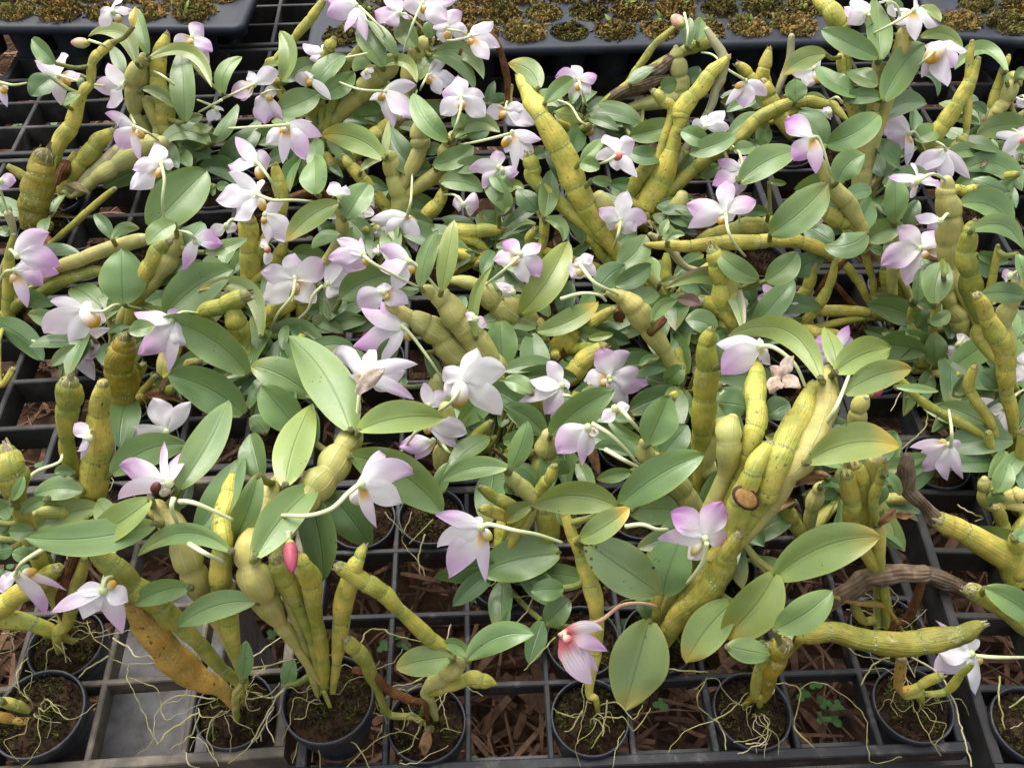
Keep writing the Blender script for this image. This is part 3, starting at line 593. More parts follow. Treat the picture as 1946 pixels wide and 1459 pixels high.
DATA = """
@A0
c 1 y 395,1310,30 420,1130,95 530,920,110 610,690,80 670,610,60 680,470,65 740,390,70 830,320,60
c 1 g 520,1340,90 600,1200,110 700,1080,120 830,970,60
c 1 s 540,1450,40 700,1340,90 860,1230,120 1050,1110,150 1180,1060,130
c 1 w 580,1400,100 720,1270,120 880,1120,120
c 1 k 420,1440,60 490,1230,110
c 3 h b3 220,1690,120 240,1560,200 275,1440,220 290,1290,190 330,1160,150
c 2 s b45 1100,1000,50 1000,845,85 1000,645,120 1050,480,110 1065,425,80
c 2 s 1160,940,70 1080,740,80
c 2 y 1220,930,110 1210,740,120 1170,560,110 1190,400,110 1235,260,50
c 2 y 1290,640,80 1320,520,90 1400,440,60
l 410,470 235,290 130 0 g
l 385,575 225,710 170 5 d
l 470,770 590,690 100 0 g
l 600,560 590,680 50 0 d
l 1010,470 655,275 130 32 p +2
l 1095,400 1005,60 115 0 g
l 985,200 1000,50 70 0 y
l 1110,430 1565,645 110 -32 p +2
l 1370,900 1340,350 175 0 g +2.5
l 1060,660 1290,800 90 -15 p
l 910,560 820,340 90 5 d
l 1550,1060 1180,1090 150 28 g +2
l 1430,1240 1260,1020 160 0 d
l 1530,1170 1390,1040 110 0 d
l 1585,1060 1755,770 130 0 g
l 1560,930 1430,920 80 -20 p
l 1615,1170 1915,880 160 12 d
l 1650,700 1790,420 130 -20 g
l 1110,1680 1525,1260 310 0 g -1.2
l 1480,1240 1800,1390 150 -22 d
l 1600,1380 1700,1370 70 0 g
l 1590,1390 1550,1420 80 0 g
l 1280,960 1010,900 130 10 d
l 1180,990 980,930 110 0 d
f 830,90 890,-10,100,3 975,70,110,4 740,120,90,4 745,200,80,2 L870,140,55,o S826,85 825,165
f 430,560 255,450,100,4 460,390,120,3 605,555,100,3 445,775,90,2 300,680,120,3 L490,610,60,o S430,555 650,620 900,650
f 1420,280 1505,185,110,5 1280,330,80,1 1570,380,110,6 1540,490,110,4 L1390,320,60,o
f 900,640 800,465,100,2 700,650,120,4 800,800,140,3
f 990,940 775,840,80,6 880,1100,140,6 1035,1195,60,4 870,930,80,3 L1040,1000,55,o S1010,940 1090,980 1175,1040
f 1190,1210 1140,1070,140,1 980,1250,120,3 970,1400,180,1 1280,1230,80,1 L1155,1290,55,o S1190,1210 1215,1330 1200,1500 1220,1640
f -5,620 55,795,60,3 60,660,50,2 -60,720,80,2 L20,670,50,o S0,610 100,630 195,615
f 0,1340 120,1340,100,6 60,1400,80,5
f 1600,810 1650,810,60,1 1540,900,60,1 1600,890,60,1 S1590,790 1460,740
s 1290,630 1200,560 1140,530
s 1640,740 1470,830
s 1000,920 965,850
u 650,320 525,318 45 p S660,300 740,325 800,355
@A1
c 37 g 115,490,30 180,440,60 320,270,60 430,140,70 520,10,50
c 37 s b22 500,950,60 640,850,100 780,720,120 850,620,140 960,540,140 1060,430,110
c 38 s b25 1140,700,90 1160,600,120 1190,470,130 1240,360,130 1310,290,80
c 37 g 690,500,70 760,420,90 830,340,70
c 37 y 530,430,60 570,350,90 600,290,50
c 37 g 160,640,50 230,600,60
c 37 g 430,880,80 470,760,90 480,680,60
c 40 y b3 210,1560,90 190,1340,110 165,1220,50
c 39 s b25 1240,1100,110 1240,1020,130 1230,890,60
c 39 s b18 1110,1600,150 1090,1440,150 1050,1290,130 1010,1180,120 985,1130,60
c 39 y 1000,1540,80 900,1430,100 800,1320,100 720,1220,80 670,1150,40
c 37 g 600,1230,110 850,1060,110 950,970,110 1070,900,90
c 39 s 1400,1250,110 1440,1080,100 1480,1000,80
c 38 k x 1880,760,35 1885,600,45 1830,380,50 1740,250,55 1640,260,50 1560,340,40 1530,410,25
c 32 y 1910,780,60 1910,640,40
c 39 k x 1300,1310,40 1420,1240,50 1540,1150,40 1620,1150,40 1700,1220,50 1850,1330,50 1940,1450,50
c 42 k x 280,1470,50 450,1420,60 600,1465,60
l 215,600 205,230 140 18 p +1
l 225,600 480,460 140 -5 g
l 200,480 60,540 50 20 p
l 465,660 690,410 190 -10 g
l 490,700 750,530 140 10 g
l 480,690 155,825 200 -5 g
l 540,860 440,920 90 0 d
l 965,490 780,200 160 0 g
l 1065,410 850,150 95 5 g
l 1210,350 1070,140 150 0 g
l 1310,285 1300,155 95 0 g
l 950,490 1215,615 95 -35 p
l 1350,380 1705,590 130 -25 g
l 1330,410 1640,665 110 -20 g
l 1230,590 1425,390 130 -15 p
l 880,450 750,530 90 20 g
l 1440,1035 1190,690 165 -10 g
l 1490,1020 1830,980 140 -30 g
l 965,1175 508,1000 185 14 t
l 1310,1255 1015,930 200 -20 d
l 985,1150 1005,890 50 0 p
l 1340,1220 1630,1080 150 8 g
l 1265,1120 1400,1080 90 0 d
l 1480,1250 1760,1190 120 0 g
l 1390,1345 1705,1420 165 -10 g
l 1880,1560 1705,1270 150 5 g
l 1930,1390 1785,1250 130 -20 g
l 470,1435 455,1155 215 0 g
l 690,1610 855,1355 210 0 g
l 800,1265 950,1190 60 -15 p
l 830,1320 1010,1400 85 0 d
l 1720,770 1790,600 65 0 d
l 1740,770 1870,700 80 0 d
l 1560,930 1490,845 110 0 g
l 1590,1010 1750,960 100 0 d
l 1050,730 1200,700 90 0 d
f 10,625 200,540,110,2 -30,530,80,1 -160,700,130,6 -90,740,100,3 L-40,640,40,o S5,625 -130,690 -240,740
f 75,705 90,920,150,6 225,895,80,5 180,690,90,2 10,770,100,3 L130,725,45,o S70,700 130,670 220,670
f 260,930 515,1010,110,5 440,900,70,5 390,1180,150,6 220,1210,80,2 100,1060,130,1 L210,970,60,o S265,925 100,935 -175,950
f 25,1205 -127,1010,110,5 -177,1230,150,4 140,1180,140,5 -60,1100,90,4 L50,1300,70,o S40,1205 130,1330 210,1480
f 430,590 400,525,80,1 310,600,90,2 580,740,70,1 L410,610,50,o
f 510,390 370,330,100,4 420,440,80,5
f 770,40 550,0,170,7 550,120,160,6 680,240,90,5 840,300,90,5 760,210,110,3 S790,50 930,190 1010,320
s 835,145 980,330
f 1085,100 900,80,180,7 990,180,120,6 1030,-40,140,5 1180,120,80,7
f 1260,30 1440,160,170,2 1510,0,140,3 1110,60,140,2 1290,150,120,1 L1260,75,60,o S1262,0 1180,190 1110,400
f 1440,210 1550,90,130,4 1350,190,110,4 1590,230,110,2 1400,310,120,1 L1440,270,55,o S1440,220 1540,235 1600,270
f 1600,270 1780,160,120,2 1830,350,120,2 1745,440,120,1 1570,300,80,1 L1610,320,50,o S1600,275 1480,300 1370,295
f 1310,560 1445,400,85,1 1500,570,130,1 1390,700,90,1 1480,640,110,2 L1300,600,50,o S1295,555 1250,640 1240,670
f 1540,720 1525,560,130,4 1710,720,120,1 1400,680,130,4 1390,850,140,1 1720,860,140,1 L1545,790,60,o S1540,730 1540,800 1500,940 1470,1000
f 980,680 1210,630,95,3 1215,870,180,4 1040,950,120,2 860,740,60,1 L940,720,60,o S960,675 780,660 600,590
f 1870,810 2010,790,90,1 1730,870,110,1 2080,920,160,2 1960,930,110,1 L1840,860,60,o
f 1920,980 2140,1030,110,4 2080,1230,150,3 1940,1280,80,1 1870,1130,90,1 L1860,1060,70,o S1900,990 1700,1040 1540,1070
f 1820,1240 1800,1110,110,5 1600,1260,100,6 1940,1340,130,6 1700,1390,100,5
f 840,530 890,500,60,2 800,550,60,2 840,590,60,2
s 690,430 850,395
f 640,1450 690,1370,110,2 570,1360,110,2
@A2
c 22 y b8 1000,2250,40 900,2020,60 810,1870,80 690,1680,120 590,1530,140 530,1380,180 400,1090,180 265,860,130 195,720,140 110,565,80
c 22 g 860,1980,70 740,1900,80 650,1790,70 590,1700,60
c 31 y b6 1040,1560,180 1140,1320,190 1235,1100,115 1275,940,95 1300,830,140 1390,700,115 1520,560,110 1650,425,55
c 31 g 930,1459,70 1020,1270,120 1100,1180,90
c 31 g b4 1110,1540,70 1200,1430,100 1400,1240,100 1500,1170,100 1700,1030,110 1850,900,110 2000,805,100 2220,750,90 2370,770,80 2450,810,70 2530,890,30
c 31 y 1230,840,70 1160,740,90 1100,680,60
c 32 b 560,950,80 660,840,70 800,730,90 1000,630,110 1200,580,50
c 32 b 900,680,80 1000,600,90 1120,520,110 1230,440,90
c 32 g 1300,390,80 1420,340,90 1540,285,70
c 32 g 870,650,35 980,500,50 1100,340,55 1260,200,40
c 32 s 1300,720,100 1300,690,110 1290,560,110 1270,440,110 1260,350,40
c 31 w 1500,830,60 1550,680,70 1600,560,80 1600,400,80 1490,220,50
c 46 y 1900,700,100 1800,560,90 1720,480,60
c 22 g 250,1370,100 210,1240,110 170,1150,80
l 250,650 20,470 150 20 t
l 300,755 505,580 115 -5 g
l 1015,915 690,765 155 0 g
l 1010,925 760,870 110 -10 d
l 370,830 580,850 120 10 p
l 930,1005 1285,920 155 0 g +2
l 930,990 800,1030 80 0 d
l 1160,1150 890,1110 140 -10 d
l 1310,970 1505,1050 130 0 g
l 1370,1125 1705,990 155 5 g +1
l 1690,1110 1850,1080 110 0 g
l 1840,1050 1950,1120 90 0 d
l 1280,1270 1390,1120 130 0 d
l 1440,1310 1590,1220 90 0 d
l 560,1195 725,1025 95 0 g
l 560,1200 700,1240 110 0 g
l 290,1600 350,1255 145 0 g
l 395,1330 290,1120 110 10 d
l 210,1160 300,1120 90 0 d
l 20,1410 140,1400 70 -30 p
l 240,1560 90,1395 150 0 d
l 1340,620 1440,500 110 0 d
l 920,615 1110,500 95 -10 g
l 1150,650 1270,610 110 0 d
l 1340,345 1365,130 100 0 g
l 1420,305 1445,130 115 5 g
l 1735,1350 2170,1110 220 -8 g +1.5
l 640,1330 790,1350 75 0 g
f 540,590 490,490,115,3 370,570,120,8 680,560,110,8 440,680,120,3 630,690,120,2 L540,650,45,o S545,600 570,680 600,780
f 650,940 815,920,95,2 770,1000,95,3 690,1140,85,1 730,1060,85,1 L620,980,60,o S640,935 560,900 480,780 380,740
f 840,1130 960,1050,130,3 730,1000,130,4 660,1180,90,1 975,1310,110,1 830,1260,120,1 L825,1180,60,r S830,1140 760,1190 690,1215
f 1780,600 1930,710,110,4 1760,800,140,5 1630,780,60,2 L1720,640,50,o S1770,590 1640,510 1540,410 1450,390
f 1480,940 1620,820,110,1 1660,950,100,2 1390,960,120,1 1490,850,80,1
f 1760,1250 1570,1190,110,7 1780,1150,90,7 1530,1370,140,8 1630,1470,110,6 1700,1440,120,3
f -20,1260 100,1275,100,6 40,1340,90,6
u 1310,190 1235,120 55 q S1325,100 1350,220 1340,340
@A3
c 46 y 220,1010,60 140,850,110 60,720,120 20,620,100
c 46 y 0,640,90 30,500,100 60,370,50
c 30 y 620,330,60 590,180,130 500,60,130 410,-30,90
c 30 s b10 720,1500,130 760,1250,140 790,1000,140 820,820,100 860,560,90 870,450,80
c 30 y 600,520,70 600,400,50
c 30 g 640,430,60 720,360,70
c 46 w 210,450,60 225,270,50
c 30 s 1020,420,110 1060,260,130
c 47 y b3 1230,1110,120 1350,920,130 1450,770,110 1540,620,100 1600,440,50
c 47 y b3 1520,1130,30 1520,950,50 1530,700,70 1545,480,60 1560,310,40
c 48 y b3 1690,880,70 1740,660,70 1800,500,60 1835,420,40
c 48 s 1700,880,70 1760,800,110 1850,760,40
c 48 s 1780,760,110 1850,620,120 1910,560,80
c 48 w 1610,1050,60 1640,900,60 1680,820,50
c 47 s 1450,1160,90 1480,1060,80 1500,1000,50
c 29 y 1420,1470,60 1520,1410,70 1600,1380,40
l 885,440 850,-20 195 0 g
l 860,425 445,220 165 0 g
l 910,745 1210,325 235 -8 g
l 890,725 600,745 115 8 g
l 715,700 415,490 180 -8 g
l 860,625 640,520 160 0 g
l 255,750 258,585 155 0 g
l 865,850 473,1065 215 -8 g +1.5
l 830,840 610,770 140 0 d
l 870,905 1230,770 190 -18 d
l 475,1070 280,825 190 8 d
l 565,1345 765,1140 200 -12 g
l 1130,970 1130,785 110 0 d
l 860,1040 1030,1250 180 0 d
l 1140,1030 1315,950 150 0 g
l 1150,1090 970,1170 60 0 p
l 475,400 165,560 150 12 t +2
l 930,30 1040,100 75 -20 d
l 1175,60 1325,165 90 -15 p
l 1180,275 1495,360 95 -22 p
l 1815,530 1432,515 125 40 g
l 1890,590 1950,510 95 0 g
l 1820,610 1800,520 60 0 g
l 1160,540 1305,715 60 -28 d
l 1960,930 1590,1000 165 10 g
l 1490,1250 1930,1415 190 -26 g
l 1560,770 1660,850 60 -20 d
l 990,1640 1000,1280 190 0 g
l 800,1465 920,1390 95 0 d
l 1560,1330 1840,1420 130 0 d
l 1730,1465 1870,1330 120 0 d
l 60,1340 190,1360 45 0 p
f 790,100 615,55,130,3 640,175,110,2 700,-20,140,3 S800,110 840,200
f 950,10 1000,130,70,1 920,-40,70,1 880,20,60,1
f 1130,80 1140,5,95,4 1320,190,160,2 1145,305,110,1 1000,180,90,1 980,60,80,2 L1080,150,70,o S1110,95 950,190 800,265
f 1320,330 1525,380,110,2 1380,640,165,2 1430,500,130,5 1220,330,100,1 1195,570,110,4 L1270,420,80,o S1310,350 1220,440 1160,490
f 390,510 440,450,65,0 220,540,120,1 330,640,120,1 L430,590,50,o
f 375,1020 175,900,150,9 245,1190,160,9 410,1285,100,7 200,850,90,9 L425,1070,50,y S380,1015 430,1030 490,1200 545,1420
f 510,830 460,800,60,8 530,860,80,8 S600,760 560,720 510,740
f 1095,990 965,815,70,2 890,950,130,3 950,1090,160,6 1080,1225,90,3 L1110,1050,40,o S1100,985 1150,990 1250,1190
f 1360,1110 1110,1270,140,2 1200,1290,150,4 1380,1350,130,2 1550,1320,90,2 1460,1170,80,1 S1370,1115 1340,1070 1260,1035
f 1160,1340 940,1310,90,7 1150,1450,140,3 1300,1330,150,6 1140,1210,90,5 L1130,1370,50,y
f 1945,1020 1700,1000,70,1 1760,1190,130,1 1810,1240,110,1 1945,930,90,5 L1940,1060,60,r
f 1960,740 1895,720,70,1 1900,790,80,1
@B0
c 4 g b2 70,980,90 60,800,90 70,500,80 100,340,40
c 4 g b4 130,880,60 330,740,100 550,640,90 700,600,80 810,610,50
c 41 g b4 940,1060,70 1000,830,110 1050,700,130 1120,560,150 1180,440,140 1260,390,110
c 41 s 1180,620,120 1270,470,120 1310,340,80
c 4 s b5 300,690,40 430,580,90 640,500,110 880,420,110 1050,370,110
c 3 g b2 330,420,30 500,300,50 650,160,50 850,0,40
c 5 q b8 900,1700,110 890,1500,200 890,1300,210 920,1170,170 930,1100,120
c 43 g 1860,1360,70 1800,1150,120 1750,1000,150 1710,880,90
c 40 y b3 1850,740,150 1850,450,160 1840,250,150
c 43 g 1500,940,90 1650,860,130 1800,790,120
c 4 w 100,360,40 60,180,60
c 4 y 0,1440,40 100,1330,50
c 5 y 1180,1450,60 1350,1310,70 1470,1270,60
l 830,360 690,185 95 8 d
l 830,365 1030,290 80 -20 g
l 1290,255 1090,410 170 8 g +1.5
l 1330,420 1490,240 170 10 d
l 1520,465 1830,360 115 5 g
l 910,845 895,435 315 0 g +0.5
l 1235,925 1740,590 290 -8 g +0.5
l 1170,700 1410,510 120 0 d
l 1930,1085 1450,752 130 38 t +3.5
l 1830,1360 1180,960 280 10 g +2.5
l 960,1050 1140,1000 125 0 g
l 990,1280 1050,1120 60 0 g
l 870,1130 890,1020 60 0 d
l 230,475 600,480 95 -10 d
l -40,980 325,1265 195 -8 d
l 0,290 80,340 80 0 d
l -10,110 90,180 80 0 d
l 1120,1350 1230,1459 75 0 d
f 120,490 365,320,130,6 160,335,60,7 440,560,180,8
f 105,600 325,500,130,7 315,720,140,7 200,875,80,6 430,620,140,8 L75,680,60,o S85,600 40,610 0,670
f 620,890 370,825,105,2 320,1060,180,3 520,1175,150,1 780,980,120,2 640,820,70,1 L690,970,75,o S640,895 760,900 870,850 1070,885
f 540,1150 700,1410,110,1 740,1220,160,5 815,1030,80,2 L490,1220,60,o S500,1150 350,1150 220,1110
f 1270,970 990,910,120,6 1300,880,80,8 1030,1220,210,7 1240,1350,120,4 1400,1150,160,2
f 1440,380 1610,370,120,7 1650,400,110,8 1350,600,100,8 S1440,365 1390,320 1290,305
f 1670,270 1560,330,90,2 1740,310,90,2
@B1
c 42 s 440,1070,100 520,970,120 570,920,80
c 42 y b3 70,980,100 200,890,150 320,830,80
c 40 g 150,600,90 200,480,100 240,400,50
c 34 s b14 1820,1380,190 1750,1270,190 1630,1090,210 1520,950,200 1420,830,170 1330,770,120 1260,730,70
c 34 s b10 1650,1400,220 1540,1250,220 1400,1110,200 1280,1010,180 1170,950,120 1070,890,90 1000,850,60
c 39 y b3 1250,350,90 1290,200,110 1370,90,100 1420,0,60
c 39 g 950,440,90 1060,390,120 1150,350,110
c 53 y 1490,320,110 1650,310,110 1840,300,60
c 53 g 1770,590,90 1620,520,120 1440,500,100
c 53 g 1440,640,70 1520,560,80 1600,500,60
c 36 s b20 2080,1000,150 1940,930,190 1800,830,180 1640,700,110 1440,670,40
c 42 s 640,370,70 660,200,80 640,100,60
c 42 g 370,1020,90 360,850,90
l 630,100 248,388 165 8 t +2
l 650,350 440,440 105 20 g
l 620,330 480,260 115 0 d
l 850,450 710,230 180 12 d
l 830,350 940,440 85 0 d
l 300,470 560,505 150 0 d
l 655,805 1095,625 225 -10 g +2.5
l 570,965 465,755 140 15 d +2
l 575,960 690,790 160 -12 d +2
l 570,1005 940,970 115 0 d
l 1060,760 1240,740 75 0 g
l 1240,715 1370,300 135 -5 g
l 1400,745 1490,225 145 0 p
l 1650,1085 1770,570 80 -14 p
l 1700,680 1860,640 150 8 d
l 1830,975 1845,1350 225 0 g
l 1690,170 1840,270 115 0 d
l 1820,185 1900,15 115 0 g
l 115,1085 530,1170 160 -22 g
l 720,1775 262,1080 310 8 g
l 425,1525 -20,1300 250 8 g +2
l -10,780 110,700 120 0 g
l 940,1290 1070,1090 140 0 d
l 1500,950 1560,790 110 0 d
l 1280,1210 1410,1465 95 0 d
l 1850,1370 1950,1455 115 0 d
l 1060,1455 1130,1380 95 0 d
f 40,30 -270,80,180,2 -140,230,160,1 -177,-130,100,1 30,-60,110,1 L70,130,65,o S30,35 150,80 300,80 460,90
f 90,190 235,100,80,3 245,380,180,2 110,400,100,2 L75,230,55,o
f 1140,200 865,230,120,2 1000,380,130,3 1210,460,130,3 1240,360,90,2 L1170,210,40,o S1140,200 1170,80 1180,-110
f 930,290 960,420,130,2 1080,350,100,2 880,330,90,1 L910,280,50,y S900,255 810,300
f 850,110 830,200,120,1 900,60,100,2
f 820,480 620,370,110,3 690,610,180,6 560,510,140,6 760,590,110,2 800,350,45,5 L840,540,60,o S820,490 930,570 1250,735
f 1150,530 930,440,120,7 930,580,150,6 1040,750,140,1 1000,420,65,3 L1180,600,60,o S1160,525 1260,610 1500,900
f 930,470 1000,430,50,4 900,430,50,5
f 310,660 310,470,140,3 60,610,150,3 60,840,200,1 560,560,170,5 460,840,170,1 L310,760,70,o S315,670 290,790 180,930 140,1060
f 555,700 670,470,130,4 780,610,120,2 640,770,140,1 L530,720,40,y S520,710 450,780 400,900 250,1030
f 970,760 970,690,115,2 790,870,170,5 1150,850,120,3 1080,840,100,2 L985,800,50,y
f 1110,1020 800,875,150,4 740,1160,200,8 950,1290,120,3 940,820,100,6 1190,940,60,4 L1150,1100,60,o S1120,1020 1200,1110 1330,1290 1420,1430
f 830,1380 600,1210,160,1 860,1180,140,1 1130,1340,180,1 1220,1290,120,2 720,1465,110,6 1060,1480,170,1 1190,1550,100,5 L800,1420,50,o
t 770,1510 980,1320 120 w
f 1540,1430 1660,1170,160,0 1420,1310,150,1 1870,1330,200,0 1840,1660,200,1 1430,1530,160,1 L1530,1550,85,o S1540,1460 1470,1570 1380,1635
f 110,440 100,560,80,2 60,370,70,3 L120,460,38,r
f 1650,960 1730,1000,90,6 1570,920,70,2
f 1560,110 1670,130,160,5 1480,110,110,4
@B2
f 110,480 -20,390,140,8 265,405,100,5 260,640,150,6 170,690,150,1 -90,520,120,4 L60,550,70,o S100,500 0,590 -150,710
f 60,760 -70,690,70,1 0,700,80,2 -20,780,90,2
c 22 s 790,400,100 760,200,120 700,60,120
c 35 s b12 1260,1340,90 1170,1200,120 1050,1010,150 950,880,165 870,800,110 770,760,60
c 36 y b12 380,1210,180 500,1080,190 620,1000,110 790,890,70
c 36 y 430,1400,130 560,1290,150 720,1160,90
c 36 k x 760,1170,70 850,1050,80 840,900,80
c 35 k x 1180,950,50 1080,1050,70
c 31 s 1190,330,60 1270,200,110 1300,50,110
c 22 w x 1500,610,40 1350,580,50 1240,470,60 1150,380,60 1070,335,40
c 30 g 2100,250,110 1900,265,130 1700,290,120 1540,330,90 1400,385,40
c 57 y 1600,880,120 1600,690,130 1560,560,130 1530,460,110
c 57 s 1670,800,100 1660,600,80
c 57 s 1630,1060,110 1650,900,100 1690,720,90
c 57 g 1600,900,110 1450,820,100
c 22 g 290,540,60 290,350,70 290,210,60
c 22 g 210,420,60 220,300,60
l 120,910 460,383 235 6 p
l 240,1045 690,828 160 8 t
l 195,1065 240,1500 210 0 g
l 420,930 480,670 140 0 d +1
l 480,530 640,400 65 -10 d
l 400,70 560,410 150 -15 d
l 300,220 425,385 95 -28 g
l 680,765 890,560 180 -10 d
l 830,570 1040,335 210 10 g +2
l 820,705 1080,555 145 5 d
l 1200,240 1040,260 85 0 d
l 1200,380 1330,340 65 -20 g
l 1150,340 1200,220 65 0 g
l 1945,180 1712,200 85 15 g
l 1870,660 1565,448 155 -8 g
l 1755,1025 1178,735 140 38 n +2
l 1090,970 1270,815 105 -15 g
l 1290,830 1298,1300 145 0 g
l 1440,850 1260,810 90 10 m
l 1560,1030 1330,960 175 8 d
l 1720,680 1845,835 115 -10 d
l 1310,1310 1185,1425 145 0 g
l 990,1310 1140,1250 55 -20 g
l 1000,1310 1140,1340 65 0 d
l 620,1100 800,1070 65 0 p
l 1590,1300 1560,1060 55 0 g
l 1150,690 1285,655 60 0 p
f 850,230 900,8,125,1 690,140,140,5 1050,230,130,6 770,300,130,1 970,310,140,2 L845,290,65,o S855,240 830,350 800,440
f 1625,170 1630,-60,130,5 1340,110,170,6 1350,285,130,3 1860,80,140,6 1690,220,120,1 L1600,240,60,o S1630,180 1650,310 1710,420 1775,495
f 1700,20 1760,-10,90,4 1690,-60,80,4
f 550,560 650,490,95,2 520,510,85,2 490,650,140,2 670,640,110,2 L560,620,65,y S560,565 650,680 760,740 830,770
f 1885,1165 1560,1140,150,1 1600,1370,210,7 1960,1290,110,1 1890,1100,50,1 L1940,1210,60,o S1890,1160 1990,1170 2140,1290 2220,1459
f 770,1390 690,1180,160,7 940,1210,150,5 1055,1440,200,7 580,1410,150,1 900,1640,140,2 L720,1440,50,o S780,1410 730,1450
f 420,1450 310,1270,120,3 180,1410,130,3 475,1430,80,1 300,1660,150,5 100,1570,100,2 340,1720,70,1 S430,1520 480,1530 520,1560
s 410,810 560,770 690,780 745,825
@B3
c 21 y b4 840,870,40 720,690,60 620,550,70 480,460,90 300,390,100 100,375,100 -20,380,110 -300,400,110 -520,415,90 -700,410,70 -860,405,25
c 21 s b10 890,490,70 790,370,90 730,250,100 640,110,130 520,-40,120 410,-230,60
c 21 y 700,290,60 590,240,110 480,180,110 400,140,70
c 21 g 870,880,40 820,650,50 760,430,50
c 21 g 950,900,50 920,700,70 910,590,70
c 21 s b2 1060,990,35 980,850,60 970,700,90 1000,480,100 1010,310,90
c 29 s b12 1400,600,120 1390,390,160 1390,200,170 1370,50,150 1370,-60,90
c 29 s b12 1500,1080,110 1460,950,140 1400,860,110 1370,750,110 1400,620,100
c 28 g 1570,770,160 1540,600,140 1520,450,130 1540,320,110 1580,240,50
c 28 y b2 1610,1110,90 1650,960,90 1680,800,70 1720,620,60 1750,420,40
c 20 y b4 1850,1960,60 1870,1750,80 1820,1500,110 1810,1300,150 1750,1080,150 1680,930,120 1600,800,90
c 28 s 1790,1010,120 1850,850,110 1920,650,100
c 21 g 300,880,80 350,720,90 400,560,50
c 21 g 290,1040,60 400,900,80 500,720,70 550,520,40
c 57 y 560,1090,80 420,1060,110 300,1020,60
c 21 k x 390,790,20 540,600,60 640,490,50
c 21 k x 700,870,40 540,690,40
c 52 g 1100,980,40 1130,850,50
c 52 s 1060,1300,60 1040,1160,60
c 52 y 1270,1040,60 1300,850,70
c 52 s 1120,1330,60 1230,1320,80 1350,1330,60
c 20 y 1540,1480,80 1580,1320,60
l 72,325 500,-50 260 5 g +1
l 785,320 468,408 190 -15 d +3
l 780,375 1050,258 165 -5 g
l 1050,280 1160,80 125 0 d
l 1470,110 1850,265 215 -18 g
l 1562,300 1942,450 155 -28 g
l 1900,480 1960,690 120 0 g
l 1960,795 1625,782 155 8 g
l 40,675 268,462 190 8 g
l -60,990 240,658 180 5 g
l 460,490 200,620 170 0 d
l 330,260 540,400 170 0 d
l 810,445 935,490 75 -10 g
l 950,485 940,382 95 0 g
l 1240,575 1190,520 65 0 d
l 1280,842 1345,530 195 -5 g +4
l 1350,640 1350,515 98 0 p +4.5
l 1155,822 1180,585 115 0 g
l 1115,815 1275,882 75 -10 g
l 1248,975 1400,900 105 10 g
l 1150,1010 1270,900 115 0 d
l 1290,1292 1270,1045 165 0 g
l 1140,1212 1090,985 115 0 g
l 1050,1150 890,1060 85 0 d
l 970,1050 1070,1125 115 0 d
l 1560,1125 1580,982 75 0 p
l 1368,1360 1860,1068 190 -5 g +1.5
l 550,1350 958,1170 240 -8 p +1
l 565,1315 470,1012 125 5 p
l 620,1510 1112,1325 200 -8 t
l 1385,1375 1262,1795 155 -18 g
l 440,1392 -250,1085 175 28 p +1.5
l 1620,1340 1790,1465 140 0 d
l 1600,530 1740,600 145 0 d
l 1600,480 1830,530 85 0 d
l 740,130 905,25 145 0 d
f 1180,440 1015,285,140,5 1350,310,160,7 1450,465,150,4 890,560,190,6 1075,710,150,4 L1235,500,65,o
f 1330,235 1140,200,105,3 1230,290,80,6
f 160,880 235,720,120,2 350,865,150,2 20,690,120,5 220,1020,140,0 -30,800,120,4 L110,950,60,o
f 560,1180 650,1005,80,9 390,1110,140,8 470,1330,150,5 680,1100,120,8 L500,1280,40,y
f 1460,1150 1540,1100,130,4 1390,1240,100,4
f 1850,640 1780,640,90,6 1890,620,90,6
f 410,260 460,240,60,5 350,270,60,4
f 1970,1300 1930,1200,90,2 1890,1420,100,2 1900,1290,80,2
s 460,1760 560,1600 660,1350
t 150,1400 60,1320 100 w
t 150,1390 235,1230 100 w
t 150,1400 290,1470 130 w
t 150,1400 60,1500 110 w
@C0
c 6 g b14 540,690,100 490,440,110 500,190,165 510,30,150
c 6 y b10 670,950,170 725,560,200 735,250,150 750,40,100
c 8 g 130,900,130 80,700,220 30,540,170
c 9 y b6 1820,2250,40 1750,2030,80 1690,1780,150 1650,1500,160 1640,1250,150 1650,1050,150 1690,850,130 1710,710,70
c 9 s b36 1780,2200,40 1640,1850,70 1510,1640,110 1420,1400,180 1330,1170,150 1200,1000,130 1110,930,80
c 8 k 440,1650,60 490,1450,70 550,1280,80
c 8 g 500,1790,90 580,1500,90 620,1330,60
c 5 g 1000,120,40 1000,30,60 1060,-100,60
c 5 g 1020,130,40 1150,-20,50
c 5 g 1080,130,50 1240,40,70
c 5 g 1080,140,50 1240,100,40
s 160,820 260,690 430,620 460,560
l 1800,258 1240,-30 300 8 g
l 1320,812 1685,158 250 4 g
l 830,700 1392,485 240 -12 g
l 1450,1150 1800,565 235 4 d
l 1960,405 1840,290 145 10 g
l 1930,735 1850,405 225 0 d
l 1140,1070 185,1168 250 -6 g +1.5
l 740,950 200,1160 200 8 p +0.8
l 1115,890 608,1205 225 -4 p +2.8
l 610,830 250,860 170 10 g +0.5
l 590,960 170,1020 190 5 g +0.5
l 545,695 400,700 95 15 g
l 90,890 170,718 95 5 g
l 90,920 -15,980 160 0 g
l 355,885 150,1000 95 10 g
l 245,1120 65,1130 130 0 g
l 0,1060 110,1100 140 0 d
l -10,1180 135,1190 150 0 d
l -60,1290 95,1260 115 0 d
l 232,1305 195,1205 95 0 g
l 235,1310 88,1285 105 0 g
l 1712,1272 1020,1308 150 22 g +1
l 1905,712 1728,1205 175 -4 g +2
l 1310,960 1400,740 160 0 d
l 280,1300 380,1380 100 0 d
